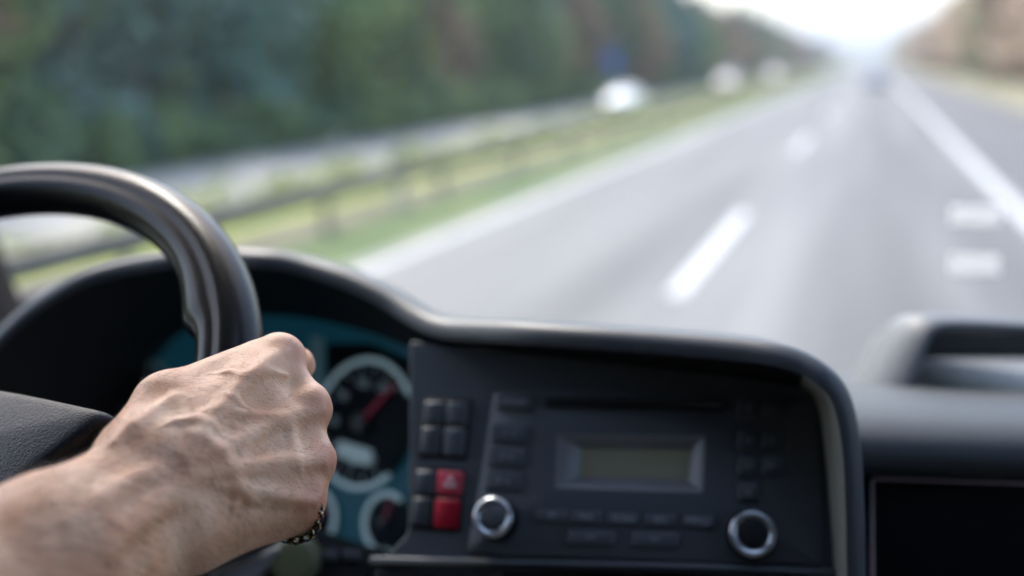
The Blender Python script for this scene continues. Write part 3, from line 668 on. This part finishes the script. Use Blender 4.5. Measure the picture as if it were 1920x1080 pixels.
# fine hairs of the forearm and the back of the hand: one object
mb = []; mf = []
nrm = np.zeros_like(HV); tri = HV[HF]; fn_ = np.cross(tri[:, 2] - tri[:, 0], tri[:, 3] - tri[:, 1])
for k in range(4): np.add.at(nrm, HF[:, k], fn_)
nrm /= np.maximum(np.linalg.norm(nrm, axis=1, keepdims=True), 1e-12)
if float(full((HV[:200] + nrm[:200] * .002).astype(np.float32)).mean()) < 0: nrm = -nrm
along = (HV - WR_) @ ARM
cand = np.where((along > -.075) & (along < .16) & (nrm @ DN > -.25))[0]; wgt = np.clip((along[cand] + .085) / .06, .10, 1); cand = rng.choice(cand, 7000, replace=False, p=wgt / wgt.sum())
hv = []; hf = []
for i in cand:
    n_ = nrm[i]; t_ = -ARM * .4 + np.array([.15, .75, .1]) + rng.normal(0, .25, 3); t_ = unit(t_ - (t_ @ n_) * n_); L_ = rng.uniform(.004, .0075) * (.6 + 1.3 * min(1, max(0, (along[i] + .01) / .06))); sd_ = np.cross(n_, t_) * .00005
    b0 = len(hv); p = HV[i]
    for k in range(4):
        s_ = k / 3; c = p + t_ * L_ * s_ + n_ * L_ * (.42 * s_ - .26 * s_ * s_); ww = (1 - .8 * s_); hv += [c + sd_ * ww, c - sd_ * ww, c + n_ * .00004 * ww]
    for k in range(3):
        for a, b in ((0, 1), (1, 2), (2, 0)): hf.append((b0 + 3 * k + a, b0 + 3 * k + b, b0 + 3 * k + 3 + b, b0 + 3 * k + 3 + a))
hr_ = obj('arm_hair', W(np.array(hv)), hf, M['hair'], person)
# chain ring on the little finger: twisted links
a_, b_2 = FN[3][0], FN[3][1]; ax = unit(np.array([.12, -.02, 1.0])); cR = px(551, 963, .470); e1 = unit(np.cross(ax, [0, 1, 0])); e2 = np.cross(ax, e1)
mb = MB(); md = MB()
for k in range(30):
    a = 2 * math.pi * k / 30; c = cR + .0127 * (math.cos(a) * e1 + math.sin(a) * e2); rad_ = math.cos(a) * e1 + math.sin(a) * e2; tg = np.cross(ax, rad_)
    l1 = unit(tg + .7 * ax * (1 if k % 2 else -1)); l2 = np.cross(l1, rad_)
    pts = [W(c + .0024 * math.cos(t) * l1 + .0016 * math.sin(t) * rad_ + .0008 * math.sin(t) * l2) for t in np.linspace(0, 2 * math.pi, 13)]
    (mb if k % 2 else md).add(*tube(pts, .00062, 6, False))
rg = mb.build('chain_ring', M['gold'], person); md.build('dark_link', M['gloss'], rg)

# ================================================================== ROAD AND LAND
def gmat(name, c1, c2, c3, scale, rough=.9, bump=(3, .4)):
    return mat(name, c1, rough, bump=bump, var=(scale, c2, c3), spec=.2, bdist=.05)
M['grass'] = gmat('grass', (.055, .085, .035), (.13, .135, .05), (.085, .115, .045), .35)
M['verge'] = gmat('dry grass', (.13, .13, .08), (.20, .185, .13), (.16, .155, .10), .3)
def asphalt(name, col, tracks):
    m = bpy.data.materials.new(name); m.use_nodes = True; N = m.node_tree.nodes; L = m.node_tree.links; b = N['Principled BSDF']
    g = N.new('ShaderNodeNewGeometry'); sp = N.new('ShaderNodeSeparateXYZ'); L.new(g.outputs['Position'], sp.inputs[0])
    cr = N.new('ShaderNodeValToRGB'); mr = N.new('ShaderNodeMapRange'); mr.inputs['From Min'].default_value = tracks[0][0]; mr.inputs['From Max'].default_value = tracks[-1][0]
    L.new(sp.outputs['X'], mr.inputs['Value']); L.new(mr.outputs[0], cr.inputs[0]); el = cr.color_ramp.elements
    while len(el) > 1: el.remove(el[-1])
    x0, x1 = tracks[0][0], tracks[-1][0]; el[0].position = 0; el[0].color = (*[c * tracks[0][1] for c in col], 1)
    for x, k in tracks[1:]:
        e = el.new((x - x0) / (x1 - x0)); e.color = (*[c * k for c in col], 1)
    cr.color_ramp.interpolation = 'EASE'
    n = N.new('ShaderNodeTexNoise'); n.inputs['Scale'].default_value = .5; n.inputs['Detail'].default_value = 8; mp = N.new('ShaderNodeMapping'); mp.inputs['Scale'].default_value = (2.2, .12, 1)
    L.new(g.outputs['Position'], mp.inputs['Vector']); L.new(mp.outputs[0], n.inputs['Vector'])
    mx = N.new('ShaderNodeMix'); mx.data_type = 'RGBA'; mx.blend_type = 'MULTIPLY'; mx.inputs['Factor'].default_value = .85
    r2 = N.new('ShaderNodeValToRGB'); r2.color_ramp.elements[0].position = .3; r2.color_ramp.elements[1].position = .7; r2.color_ramp.elements[0].color = (.6, .6, .62, 1); r2.color_ramp.elements[1].color = (1.25, 1.25, 1.22, 1)
    L.new(n.outputs[0], r2.inputs[0]); L.new(cr.outputs[0], mx.inputs['A']); L.new(r2.outputs[0], mx.inputs['B']); L.new(mx.outputs['Result'], b.inputs['Base Color'])
    b.inputs['Roughness'].default_value = .7; b.inputs['Specular IOR Level'].default_value = .3
    n3 = N.new('ShaderNodeTexNoise'); n3.inputs['Scale'].default_value = 60; L.new(g.outputs['Position'], n3.inputs['Vector']); bp = N.new('ShaderNodeBump'); bp.inputs['Strength'].default_value = .3; bp.inputs['Distance'].default_value = .01
    L.new(n3.outputs[0], bp.inputs['Height']); L.new(bp.outputs[0], b.inputs['Normal']); return m
M['asphalt'] = asphalt('motorway asphalt', (.104, .105, .105), [(-5.9, 1.2), (-4.9, 1.15), (-4.3, .98), (-3.5, 1.12), (-2.6, .95), (-1.8, 1.1), (-1.0, 1.28), (-.3, 1.0), (.35, .78), (1.1, 1.0), (1.8, .85), (2.5, .95)])
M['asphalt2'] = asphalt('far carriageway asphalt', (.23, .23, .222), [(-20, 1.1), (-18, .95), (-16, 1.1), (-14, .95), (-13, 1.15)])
M['shoulder'] = mat('dark hard shoulder', (.055, .053, .057), .75, bump=(40, .3), bdist=.01, var=(1.5, (.07, .068, .072)))
M['paint'] = mat('road marking paint', (.42, .42, .42), .6, var=(4, (.34, .34, .34)))
Y0, Y1 = -30, 1500
def hill(x, y):                                  # height of the land beside the road
    n_ = mnoise.noise((x * .01, y * .008, .3)) * 1.2
    if x < -19: e = min((-19 - x) / 30, 1.6); return -.75 + e * e * (3.5 + 2 * n_) * min(1, max(.0, (900 - y) / 500)) if x > -140 else -.75 + 6
    if x < -13: return -.75
    if x < -8.8: t = (x + 13) / 4.2; return -.75 + .73 * t * t * (3 - 2 * t)
    if x < 7: return -.02
    e = min((x - 7) / 14, 3); return -.02 + e * (2.0 + n_) * .5
xs = [-2500, -900, -300, -140, -100, -70, -55, -45, -38, -32, -28, -25, -22, -20, -19, -18.9, -16, -13.1, -12.2, -11.2, -10.2, -9.4, -8.8, -6, 0, 4, 7, 9, 11, 14, 18, 24, 32, 45, 60, 90, 200, 900, 2500]
ys = [-60, -20, 0] + [8 * k for k in range(1, 40)] + [340 + 40 * k for k in range(25)] + [1500, 2500, 5000]
v, f = grid(np.array([[(x, y, hill(x, y)) for y in ys] for x in xs])); g0 = struct('ground', v, f, [M['grass'], M['verge'], gmat('yellow green median grass', (.17, .21, .045), (.32, .32, .09), (.24, .27, .06), .35)], True)
g0.data.polygons.foreach_set('material_index', [1 if p.center.x > 6 else (2 if -13.1 < p.center.x < -6 else 0) for p in g0.data.polygons])
def sheet(x0, x1, z, y0=Y0, y1=Y1, th=.0):
    ysl = np.linspace(y0, y1, 40); v, f = grid(np.array([[(x, y, z) for y in ysl] for x in (x0, x1)])); return v, f
v, f = sheet(-5.66, 2.62, .0); struct('road', v, f, M['asphalt'])
v, f = sheet(2.62, 6.9, -.004); struct('hard_shoulder', v, f, M['shoulder'])
v, f = sheet(-18.9, -13.2, -.735); struct('opposite_road', v, f, M['asphalt2'])
M['concrete'] = mat('pale concrete edge strip', (.13, .128, .125), .85, var=(1.2, (.165, .162, .158)))
v, f = sheet(-5.62, -5.20, .005); struct('concrete_strip', v, f, M['concrete'])
v, f = sheet(-8.1, -5.62, .002); struct('median_verge', v, f, gmat('green verge grass', (.06, .095, .04), (.125, .145, .06), (.085, .12, .05), .5))
M['dirt'] = gmat('bare brown soil', (.085, .075, .055), (.12, .105, .08), (.10, .09, .065), .8)
v, f = sheet(-7.9, -7.05, .010); struct('soil_strip', v, f, M['dirt'])
mb = MB()
mb.add(*sheet(-5.34, -5.22, .010)); mb.add(*sheet(2.24, 2.48, .008)); o = mb.build('edge_line', M['paint'], smooth=False, loc=(0, 0, 0)); o['kind'] = 'structure'
mb = MB()
for k in range(-1, 60):
    y = 9.9 + 17.2 * k; mb.add(*sheet(-1.83, -1.65, .008, y, y + 6.0))
o = mb.build('lane_marking', M['paint'], smooth=False, loc=(0, 0, 0)); o['kind'] = 'structure'
mb = MB(); mb.add(*sheet(-13.75, -13.6, -.727)); mb.add(*sheet(-18.4, -18.2, -.727)); o = mb.build('opposite_edge_line', M['paint'], smooth=False, loc=(0, 0, 0)); o['kind'] = 'structure'

# ---- guard rail on the median
M['galv'] = mat('weathered galvanised steel', (.12, .105, .085), .6, metal=.1, var=(3, (.16, .145, .115)))
gr = thing('guard_rail', 'long weathered steel guard rail on posts along the grassy median', 'guard rail', (-6.95, 4, 0))
prof = [(0, .43), (.03, .46), (.055, .50), (.03, .55), (.005, .585), (.03, .62), (.055, .67), (.03, .71), (0, .74), (-.012, .70), (-.01, .585), (-.012, .46)]
v, f = grid(np.array([[(-6.92 + a, y, z) for a, z in prof] for y in np.linspace(-6, 420, 60)]), False, True); obj('rail', v, f, M['galv'], gr)
pm = None
for k in range(98):
    y = -4 + 4.0 * k
    if pm is None:
        mb = MB(); mb.add(*box(-7.0, -6.935, y - .05, y + .05, -.1, .72)); pm = mb.build('post', M['galv'], gr, smooth=False)
    else:
        c = pm.copy(); COL.objects.link(c); c.parent = gr; c.location = (0, 4.0 * k, 0)
# ---- yellowish planting of the median, low hedge in clumps (stuff)
def leafmat(name, c1, c2, c3=None):
    m = bpy.data.materials.new(name); m.use_nodes = True; N = m.node_tree.nodes; L = m.node_tree.links; b = N['Principled BSDF']
    g = N.new('ShaderNodeNewGeometry'); oi = N.new('ShaderNodeObjectInfo'); cr = N.new('ShaderNodeValToRGB'); cr.color_ramp.elements[0].color = (*c1, 1); cr.color_ramp.elements[1].color = (*c2, 1)
    n = N.new('ShaderNodeTexNoise'); n.inputs['Scale'].default_value = .55; n.inputs['Detail'].default_value = 3; L.new(g.outputs['Position'], n.inputs['Vector'])
    a = N.new('ShaderNodeMath'); a.operation = 'MULTIPLY_ADD'; a.inputs[1].default_value = .35; L.new(g.outputs['Random Per Island'], a.inputs[0])
    mr = N.new('ShaderNodeMapRange'); mr.inputs['From Min'].default_value = .3; mr.inputs['From Max'].default_value = .7; mr.inputs['To Max'].default_value = .65; L.new(n.outputs[0], mr.inputs['Value']); L.new(mr.outputs[0], a.inputs[2])
    if c3: e = cr.color_ramp.elements.new(.55); e.color = (*c3, 1)
    L.new(a.outputs[0], cr.inputs[0]); L.new(cr.outputs[0], b.inputs['Base Color']); b.inputs['Roughness'].default_value = .7; b.inputs['Specular IOR Level'].default_value = .25
    return m
LM = {'dark': leafmat('dark evergreen leaves', (.045, .09, .05), (.19, .25, .13), (.11, .17, .09)),
      'green': leafmat('mid green leaves', (.08, .14, .06), (.32, .36, .15), (.18, .25, .105)),
      'blue': leafmat('blue green leaves', (.06, .12, .105), (.20, .32, .27), (.12, .21, .18)),
      'rust': leafmat('rust brown autumn leaves', (.17, .12, .085), (.42, .30, .20), (.28, .20, .135)),
      'yellow': leafmat('yellow autumn leaves', (.16, .15, .05), (.60, .42, .16), (.34, .28, .10)),
      'hedge': leafmat('yellow green hedge leaves', (.16, .20, .045), (.55, .52, .14), (.32, .34, .08)),
      'tan': leafmat('tan autumn leaves', (.42, .32, .23), (.76, .61, .47), (.58, .45, .34))}
BK = mat('bark', (.06, .05, .04), .9, bump=(6, .6), var=(3, (.10, .09, .075)), bdist=.03)
BKP = mat('pale bark', (.22, .22, .20), .85, bump=(6, .5), var=(4, (.12, .12, .11)), bdist=.02)
def leaves(cs, n_per, spread, size, rg):
    """cs: clump centres (n,3)+radius -> quads"""
    c = np.repeat(cs[:, :3], n_per, 0); r = np.repeat(cs[:, 3], n_per); N_ = len(c)
    d = rg.normal(size=(N_, 3)); d /= np.linalg.norm(d, axis=1, keepdims=True); p = c + d * (r * rg.uniform(.35, 1, N_) ** .6 * spread)[:, None]
    a = rg.normal(size=(N_, 3)); a /= np.linalg.norm(a, axis=1, keepdims=True); b = np.cross(a, rg.normal(size=(N_, 3))); b /= np.linalg.norm(b, axis=1, keepdims=True)
    s = size * rg.uniform(.6, 1.4, (N_, 1)); V = np.stack([p - a * s, p - b * s * .55, p + a * s, p + b * s * .55], 1).reshape(-1, 3)
    return V, np.arange(N_ * 4).reshape(-1, 4)
def make_tree(name, h, wd, lm, bk, seed, ncl=46, npl=60, leaf=.22, low=.12, tiers=False):
    rg = np.random.default_rng(seed); cs = []
    for k in range(ncl):
        t = rg.uniform(0, 1); z = h * (low + (1 - low) * t ** .85); prof_ = math.sin(math.pi * min(1, .16 + .84 * t) ** .8) if not tiers else (1 - t) ** .8 + .08
        a = rg.uniform(0, 2 * math.pi); rr = wd * prof_ * math.sqrt(rg.uniform(.02, 1)); cs.append((rr * math.cos(a), rr * math.sin(a), z * rg.uniform(.96, 1.02), wd * rg.uniform(.22, .42) * (.55 + .6 * prof_)))
    cs = np.array(cs); V, Fq = leaves(cs, npl, 1.0, leaf, rg)
    t = thing(name, '', '', (0, 0, 0)); mb = MB(); mb.add(*tube([(0, 0, -.8), (.05, 0, h * .2), (-.06, .08, h * .5), (.05, 0, h * .88)], [.028 * h, .021 * h, .013 * h, .003 * h], 8))
    for k in rg.choice(len(cs), 9, replace=False):
        c = cs[k]; z0 = max(h * .1, c[2] * .6); mb.add(*tube([(0, 0, z0), (c[0] * .5, c[1] * .5, z0 + (c[2] - z0) * .6), (c[0], c[1], c[2])], [.009 * h, .006 * h, .002 * h], 5))
    tk = mb.build('trunk', bk, t); cr_ = obj('crown', V, Fq, lm, t, smooth=False); return t
protos = {}
def proto(key, *a, **k): protos[key] = [make_tree(*a, seed=s, **k) for s in k.pop('seeds', (1,))] if False else None
def P_(key, name, h, wd, lm, bk, seeds, **k): protos[key] = [make_tree(name, h, wd, lm, bk, s, **k) for s in seeds]
P_('dark', 'evergreen_tree', 11, 2.6, LM['dark'], BK, (1, 2), low=.03)
P_('green', 'broadleaf_tree', 9, 3.0, LM['green'], BK, (3, 4), low=.05)
P_('blue', 'broadleaf_tree', 9, 3.0, LM['blue'], BK, (5,), low=.05)
P_('rust', 'broadleaf_tree', 8.5, 2.8, LM['rust'], BK, (6, 7), low=.05)
P_('yellow', 'broadleaf_tree', 7, 2.2, LM['yellow'], BKP, (8,), low=.12)
P_('tan', 'broadleaf_tree', 12, 3.6, LM['tan'], BK, (9, 10), low=.06)
P_('bush', 'roadside_bush', 2.2, 1.7, LM['green'], BK, (11, 12), low=.1, ncl=18, npl=60, leaf=.13)
P_('bushd', 'roadside_bush', 2.0, 1.6, LM['dark'], BK, (13,), low=.1, ncl=18, npl=60, leaf=.13)
used = set()
def plant(key, i, x, y, sc, lab, cat, grp):
    src = protos[key][i % len(protos[key])]
    if src not in used: t = src; used.add(src)
    else:
        t = src.copy(); COL.objects.link(t)
        for ch in [c for c in src.children]: c = ch.copy(); COL.objects.link(c); c.parent = t
    t.location = (x, y, hill(x, y) - .05); t.rotation_euler = (0, 0, random.uniform(0, 6.28)); t.scale = (sc * random.uniform(.9, 1.15),) * 2 + (sc,)
    t['label'] = lab; t['category'] = cat; t['group'] = grp; return t
LABL = {'dark': 'dark evergreen tree in the wood beyond the opposite carriageway', 'green': 'mid green broadleaf tree in the wood beyond the opposite carriageway', 'blue': 'blue green broadleaf tree in the wood beyond the opposite carriageway',
        'rust': 'rust brown autumn tree in the wood beyond the opposite carriageway', 'yellow': 'yellow autumn tree with pale trunk in the wood beyond the opposite carriageway'}
y = 12.0; k = 0; seq = ['dark', 'green', 'rust', 'green', 'blue', 'rust', 'yellow', 'green', 'dark', 'blue', 'green', 'rust', 'dark', 'yellow', 'green', 'blue']
while y < 640:
    far = y > 130
    for row in range(3 if y < 200 else 2):
        x = -21.0 - row * 4.2 - random.uniform(0, 2.2) - max(0, y - 150) * .012
        kk = seq[(k * 5 + row * 3) % len(seq)]
        if far and random.random() < .6: kk = 'rust'
        if row == 0 and kk == 'yellow' and y < 40: kk = 'green'
        plant(kk, k + row, x, y + random.uniform(-1.3, 1.3), (random.uniform(.85, 1.15)) * (1.0 + .12 * row) * (1.18 if y > 70 else 1), LABL[kk], 'tree', {'dark': 'evergreens', 'green': 'mid green trees', 'blue': 'blue green trees', 'rust': 'rust brown trees', 'yellow': 'yellow trees'}[kk] + ' beyond the opposite carriageway')
    k += 1; y += 4.0 if y < 60 else (6.5 if y < 160 else (11 if y < 320 else 18))
y = 12.0; k = 0
while y < 150:
    kk = 'bush' if k % 3 else 'bushd'
    plant(kk, k, -19.6 + random.uniform(-.5, .3), y, random.uniform(.7, 1.15), {'bush': 'leafy green bush at the foot of the wood', 'bushd': 'dark green bush at the foot of the wood'}[kk], 'bush', {'bush': 'green', 'bushd': 'dark'}[kk] + ' bushes at the foot of the wood')
    k += 1; y += 2.6 if y < 60 else 5
y = 42; k = 0
while y < 620:
    for row in range(2):
        kk = ['tan', 'rust', 'tan', 'green', 'tan', 'tan', 'rust'][(k + row * 2) % 7]
        plant(kk, k + row, 11.6 + row * 5 + random.uniform(0, 2.5) + max(0, 80 - y) * .05, y + random.uniform(-3, 3), random.uniform(.9, 1.2) * (1 if kk == 'tan' else 1.35), {'tan': 'tan autumn tree on the bank beyond the hard shoulder', 'rust': 'rust brown autumn tree on the bank beyond the hard shoulder', 'green': 'mid green tree on the bank beyond the hard shoulder'}[kk], 'tree', {'tan': 'tan', 'rust': 'rust brown', 'green': 'mid green'}[kk] + ' trees beyond the hard shoulder')
    k += 1; y += 8 if y < 160 else 14
for L_ in protos.values():
    for t in L_:
        if t not in used:
            for c in list(t.children): bpy.data.objects.remove(c, do_unlink=True)
            bpy.data.objects.remove(t, do_unlink=True)
# median planting and far woods as masses
rg = np.random.default_rng(40)
cs = np.array([(-10.1 + rg.normal(0, .35), y_ + rg.uniform(-.4, .4), hill(-10.1, 1) + rg.uniform(.0, .26), rg.uniform(.22, .4)) for y_ in np.arange(8, 260, .30)])
V, Fq = leaves(cs, 34, 1.1, .10, rg); o = obj('median_undergrowth', V, Fq, LM['hedge'], None, smooth=False); tag(o, 'low yellow green undergrowth running along the median behind the guard rail', 'undergrowth'); o['kind'] = 'stuff'
n_ = 1500; yy = rg.uniform(620, 1500, n_); xx = np.where(rg.random(n_) < .5, -26 - rg.uniform(0, 60, n_) - (yy - 600) * .01, 14 + rg.uniform(0, 60, n_))
cs = np.stack([xx, yy, rg.uniform(1, 11, n_) + np.minimum(np.abs(xx) * .05, 4), rg.uniform(2, 3.5, n_)], 1); V, Fq = leaves(cs, 14, 1.0, 1.1, rg)
o = obj('far_woods', V, Fq, LM['rust'], None, smooth=False); tag(o, 'distant autumn woods closing both sides of the motorway', 'woods'); o['kind'] = 'stuff'
for nm, x0, x1, y_, hh in (('far_hills', -1400, 1500, 1560, 62),):
    xsl = np.linspace(x0, x1, 60); R_ = []
    for x in xsl:
        h_ = hh * (.45 + .35 * mnoise.noise((x * .0015, .7, 0)) + .25 * math.exp(-((x - 250) / 260) ** 2)); R_.append([(x, y_, -3), (x, y_ + 150, h_ * .6), (x, y_ + 400, h_), (x, y_ + 900, h_ * .7), (x, y_ + 1600, -3)])
    v, f = grid(np.array(R_)); struct('hills', v, f, gmat('hill woods', (.05, .07, .05), (.13, .10, .07), (.08, .08, .055), .02), True)

# ---- marker posts and the blue sign
def delineator(x, y, z, lab):
    t = thing('marker_post', lab, 'marker post', (x, y, z)); mb = MB()
    R_ = [[(x + a * s_, y + b * s_, z + h_) for a, b in ((-.06, -.05), (.06, -.05), (.05, .05), (-.05, .05))] for h_, s_ in ((-.1, 1), (.78, 1))]; R_.append([(p[0], p[1], z + (1.0 if i < 2 else .93)) for i, p in enumerate(R_[1])])
    v, f = grid(np.array(R_), False, True); v = v.tolist(); f.append((8, 9, 10, 11)); obj('body', v, f, mat('weathered post plastic', (.36, .36, .34), .7), t, smooth=False)
    mb.add(*box(x - .064, x + .064, y - .054, y + .054, z + .68, z + .86)); bd = mb.build('black_band', M['black'], t, smooth=False); mb = MB(); mb.add(*box(x - .025, x + .025, y - .060, y - .056, z + .70, z + .84)); mb.build('reflector', M['metal'], bd, smooth=False)
g_ = lambda x_, y_, zz: CAM + (wpx(x_, y_, 1) - CAM) * ((zz - CZ) / (wpx(x_, y_, 1) - CAM)[2])
p = g_(752, 385, 0.0); delineator(p[0], p[1], .0, 'white marker post standing at the guard rail in the median')
p = g_(636, 292, -.7); delineator(p[0], p[1], hill(p[0], p[1]), 'white marker post beyond the opposite carriageway, before dark trees')
M['signblue'] = mat('blue sign face', (.03, .15, .48), .4)
sx, sy = -19.6, 78.0; t = thing('road_sign', 'blue rectangular motorway sign on two posts beyond the opposite carriageway', 'road sign', (sx, sy, hill(sx, sy)))
mb = MB(); mb.add(*box(sx - .9, sx + .9, sy - .03, sy + .03, 1.0, 3.2)); sp_ = mb.build('panel', M['signblue'], t, smooth=False); bevel(sp_, .01)
mb = MB()
for a, b, c, d in ((-.82, .82, 3.08, 3.12), (-.82, .82, 1.10, 1.14), (-.82, -.78, 1.14, 3.08), (.78, .82, 1.14, 3.08)): mb.add(*box(sx + a, sx + b, sy - .038, sy - .032, c, d))
mb.build('border', M['sticker'], sp_, smooth=False)
for s_ in (-.6, .6): v, f = tube([(sx + s_, sy + .1, hill(sx, sy) - .2), (sx + s_, sy + .1, 3.1)], .05, 10); obj('post', v, f, M['galv'], t)

# ---- vehicles
TY = mat('tyre rubber', (.012, .012, .013), .8); RM = mat('alloy rim', (.4, .41, .43), .35, metal=.8); CGL = mat('car window glass', (.015, .02, .025), .08, spec=.8)
HL = mat('lit headlight', (.8, .8, .78), .2, emit=((1, .86, .8), 6)); TL = mat('tail lamp', (.35, .01, .01), .3); PL = mat('number plate', (.7, .7, .68), .5)
def car(x, y, z, rot, paint, label, lit=True, tall=1.0):
    t = thing('parked' if False else 'car', label, 'car', (x, y, z)); cs_, sn_ = math.cos(rot), math.sin(rot)
    def T(v): v = np.array(v, float); v[:, 2] = np.where(v[:, 2] > .7, .7 + (v[:, 2] - .7) * tall, v[:, 2]); return np.stack([x + v[:, 0] * cs_ - v[:, 1] * sn_, y + v[:, 0] * sn_ + v[:, 1] * cs_, z + v[:, 2]], 1)
    # front faces -y; sections along y: (y, half width, sill z, waist z, roof half width, roof z)
    sec = [(-2.15, .62, .40, .62, .5, .64), (-2.08, .80, .24, .72, .70, .76), (-1.7, .89, .20, .80, .78, .86), (-1.05, .91, .20, .88, .80, .96), (-.95, .91, .20, .90, .78, 1.0), (-.25, .92, .20, .93, .62, 1.42), (.55, .92, .20, .95, .62, 1.46), (1.35, .91, .20, .97, .62, 1.38), (1.95, .88, .22, .98, .70, 1.05), (2.12, .82, .28, .95, .70, .98), (2.2, .66, .42, .86, .6, .88)]
    R_ = []
    for sy_, hw, sz, wz, rw, rz in sec: R_.append([(-hw * .92, sy_, sz), (-hw, sy_, (sz + wz) / 2), (-hw * .97, sy_, wz), (-rw, sy_, rz - .04), (-rw * .8, sy_, rz), (0, sy_, rz + .02), (rw * .8, sy_, rz), (rw, sy_, rz - .04), (hw * .97, sy_, wz), (hw, sy_, (sz + wz) / 2), (hw * .92, sy_, sz)])
    v, f = grid(np.array(R_), False, True); v = v.tolist(); f += [tuple(range(11)), tuple(range(len(v) - 11, len(v)))[::-1]]
    obj('body', T(v), f, paint, t)
    def win(nm, q, nrm_):
        q = np.array(q, float); m2 = MB(); n2 = np.array(nrm_) * .012; m2.add(T(np.concatenate([q + n2, q - n2])), [(0, 1, 2, 3), (0, 4, 5, 1), (1, 5, 6, 2), (2, 6, 7, 3), (3, 7, 4, 0)]); m2.build(nm, CGL, t, smooth=False)
    win('windshield', [(-.70, -.90, 1.0), (.70, -.90, 1.0), (.54, -.30, 1.42), (-.54, -.30, 1.42)], (0, -.6, .8))
    win('rear_window', [(-.62, 1.92, 1.08), (.62, 1.92, 1.08), (.54, 1.42, 1.38), (-.54, 1.42, 1.38)], (0, .5, .8))
    for s_ in (-1, 1):
        win('side_window', [(s_ * .885, -.75, .96), (s_ * .895, .5, .98), (s_ * .655, .45, 1.40), (s_ * .66, -.25, 1.37)], (s_ * .9, 0, .45)); win('side_window', [(s_ * .895, .56, .98), (s_ * .885, 1.5, 1.0), (s_ * .66, 1.25, 1.36), (s_ * .655, .52, 1.40)], (s_ * .9, 0, .45))
        m2 = MB(); R_ = [[(s_ * (.66 + .10 * math.cos(a)), -2.10 + .02, .64 + .065 * math.sin(a)) for a in np.linspace(0, 6.2832, 14)[:-1]], [(s_ * (.66 + .095 * math.cos(a)), -2.135, .64 + .06 * math.sin(a)) for a in np.linspace(0, 6.2832, 14)[:-1]]]
        v, f = grid(np.array(R_), False, True); v = v.tolist(); f.append(tuple(range(13, 26))); m2.add(T(v), f); m2.build('headlight', HL if lit else RM, t, smooth=False)
        m2 = MB(); v, f = box(s_ * .74 - .12, s_ * .74 + .12, 2.13, 2.19, .74, .88); m2.add(T(v), f); m2.build('tail_light', TL, t, smooth=False)
        v, f = tube([(s_ * .93, -.72, .98), (s_ * 1.03, -.74, 1.0), (s_ * 1.10, -.74, 1.0)], [.03, .075, .07], 8); obj('wing_mirror', T(v), f, paint, t)
        for yw_ in (-1.38, 1.38):
            v, f = tube([(s_ * .72, yw_, .32), (s_ * .74, yw_, .32), (s_ * .91, yw_, .32), (s_ * .925, yw_, .32)], [.30, .32, .32, .30], 22); wv = obj('wheel', T(v), f, TY, t); v, f = tube([(s_ * .92, yw_, .32), (s_ * .935, yw_, .32)], [.21, .19], 18); obj('rim', T(v), f, RM, wv)
    m2 = MB(); v, f = box(-.42, .42, -2.175, -2.14, .50, .60); m2.add(T(v), f); m2.build('grille', TY, t, smooth=False)
    m2 = MB(); v, f = box(-.26, .26, -2.20, -2.178, .34, .45); m2.add(T(v), f); m2.build('number_plate', PL, t, smooth=False)
    return t
M['postgrey'] = mat('weathered grey white post', (.36, .36, .34), .7)
WP = mat('white car paint', (.75, .77, .8), .3, coat=.6); SP = mat('silver car paint', (.45, .45, .47), .3, metal=.5, coat=.6); WP2 = mat('pale glare van paint', (.72, .64, .62), .35, coat=.4); DP = mat('dark blue car paint', (.02, .035, .09), .3, coat=.6)  # pale pinkish van colour stands in for the glare of far headlights
car(-14.5, 62, -.735, 0, WP, 'white car coming towards us on the opposite carriageway, nearest of the oncoming', lit=False)
car(-15.6, 118, -.735, 0, WP2, 'oncoming van painted pale for headlight glare, behind the white car, second of the oncoming vehicles', tall=2.0)
car(-15.4, 175, -.735, 0, WP2, 'oncoming van painted pale for headlight glare, farthest up the opposite carriageway', tall=2.2)
car(.4, 98, .0, 0, DP, 'dark car driving ahead of us in our lane near the vanishing point', lit=False)

# ---- aerial haze
hb = MB(); hb.add(*box(-2600, 2600, -70, 5100, -8, 90)); hz = hb.build('haze', None, smooth=False)
m = bpy.data.materials.new('haze air'); m.use_nodes = True; N = m.node_tree.nodes; L = m.node_tree.links; N.remove(N['Principled BSDF'])
pv = N.new('ShaderNodeVolumePrincipled'); pv.inputs['Density'].default_value = .00065; pv.inputs['Color'].default_value = (.66, .71, .78, 1); pv.inputs['Anisotropy'].default_value = 0.0
L.new(pv.outputs[0], N['Material Output'].inputs['Volume']); hz.data.materials.clear(); hz.data.materials.append(m); hz['kind'] = 'stuff'; tag(hz, 'pale autumn haze lying over the motorway', 'haze')
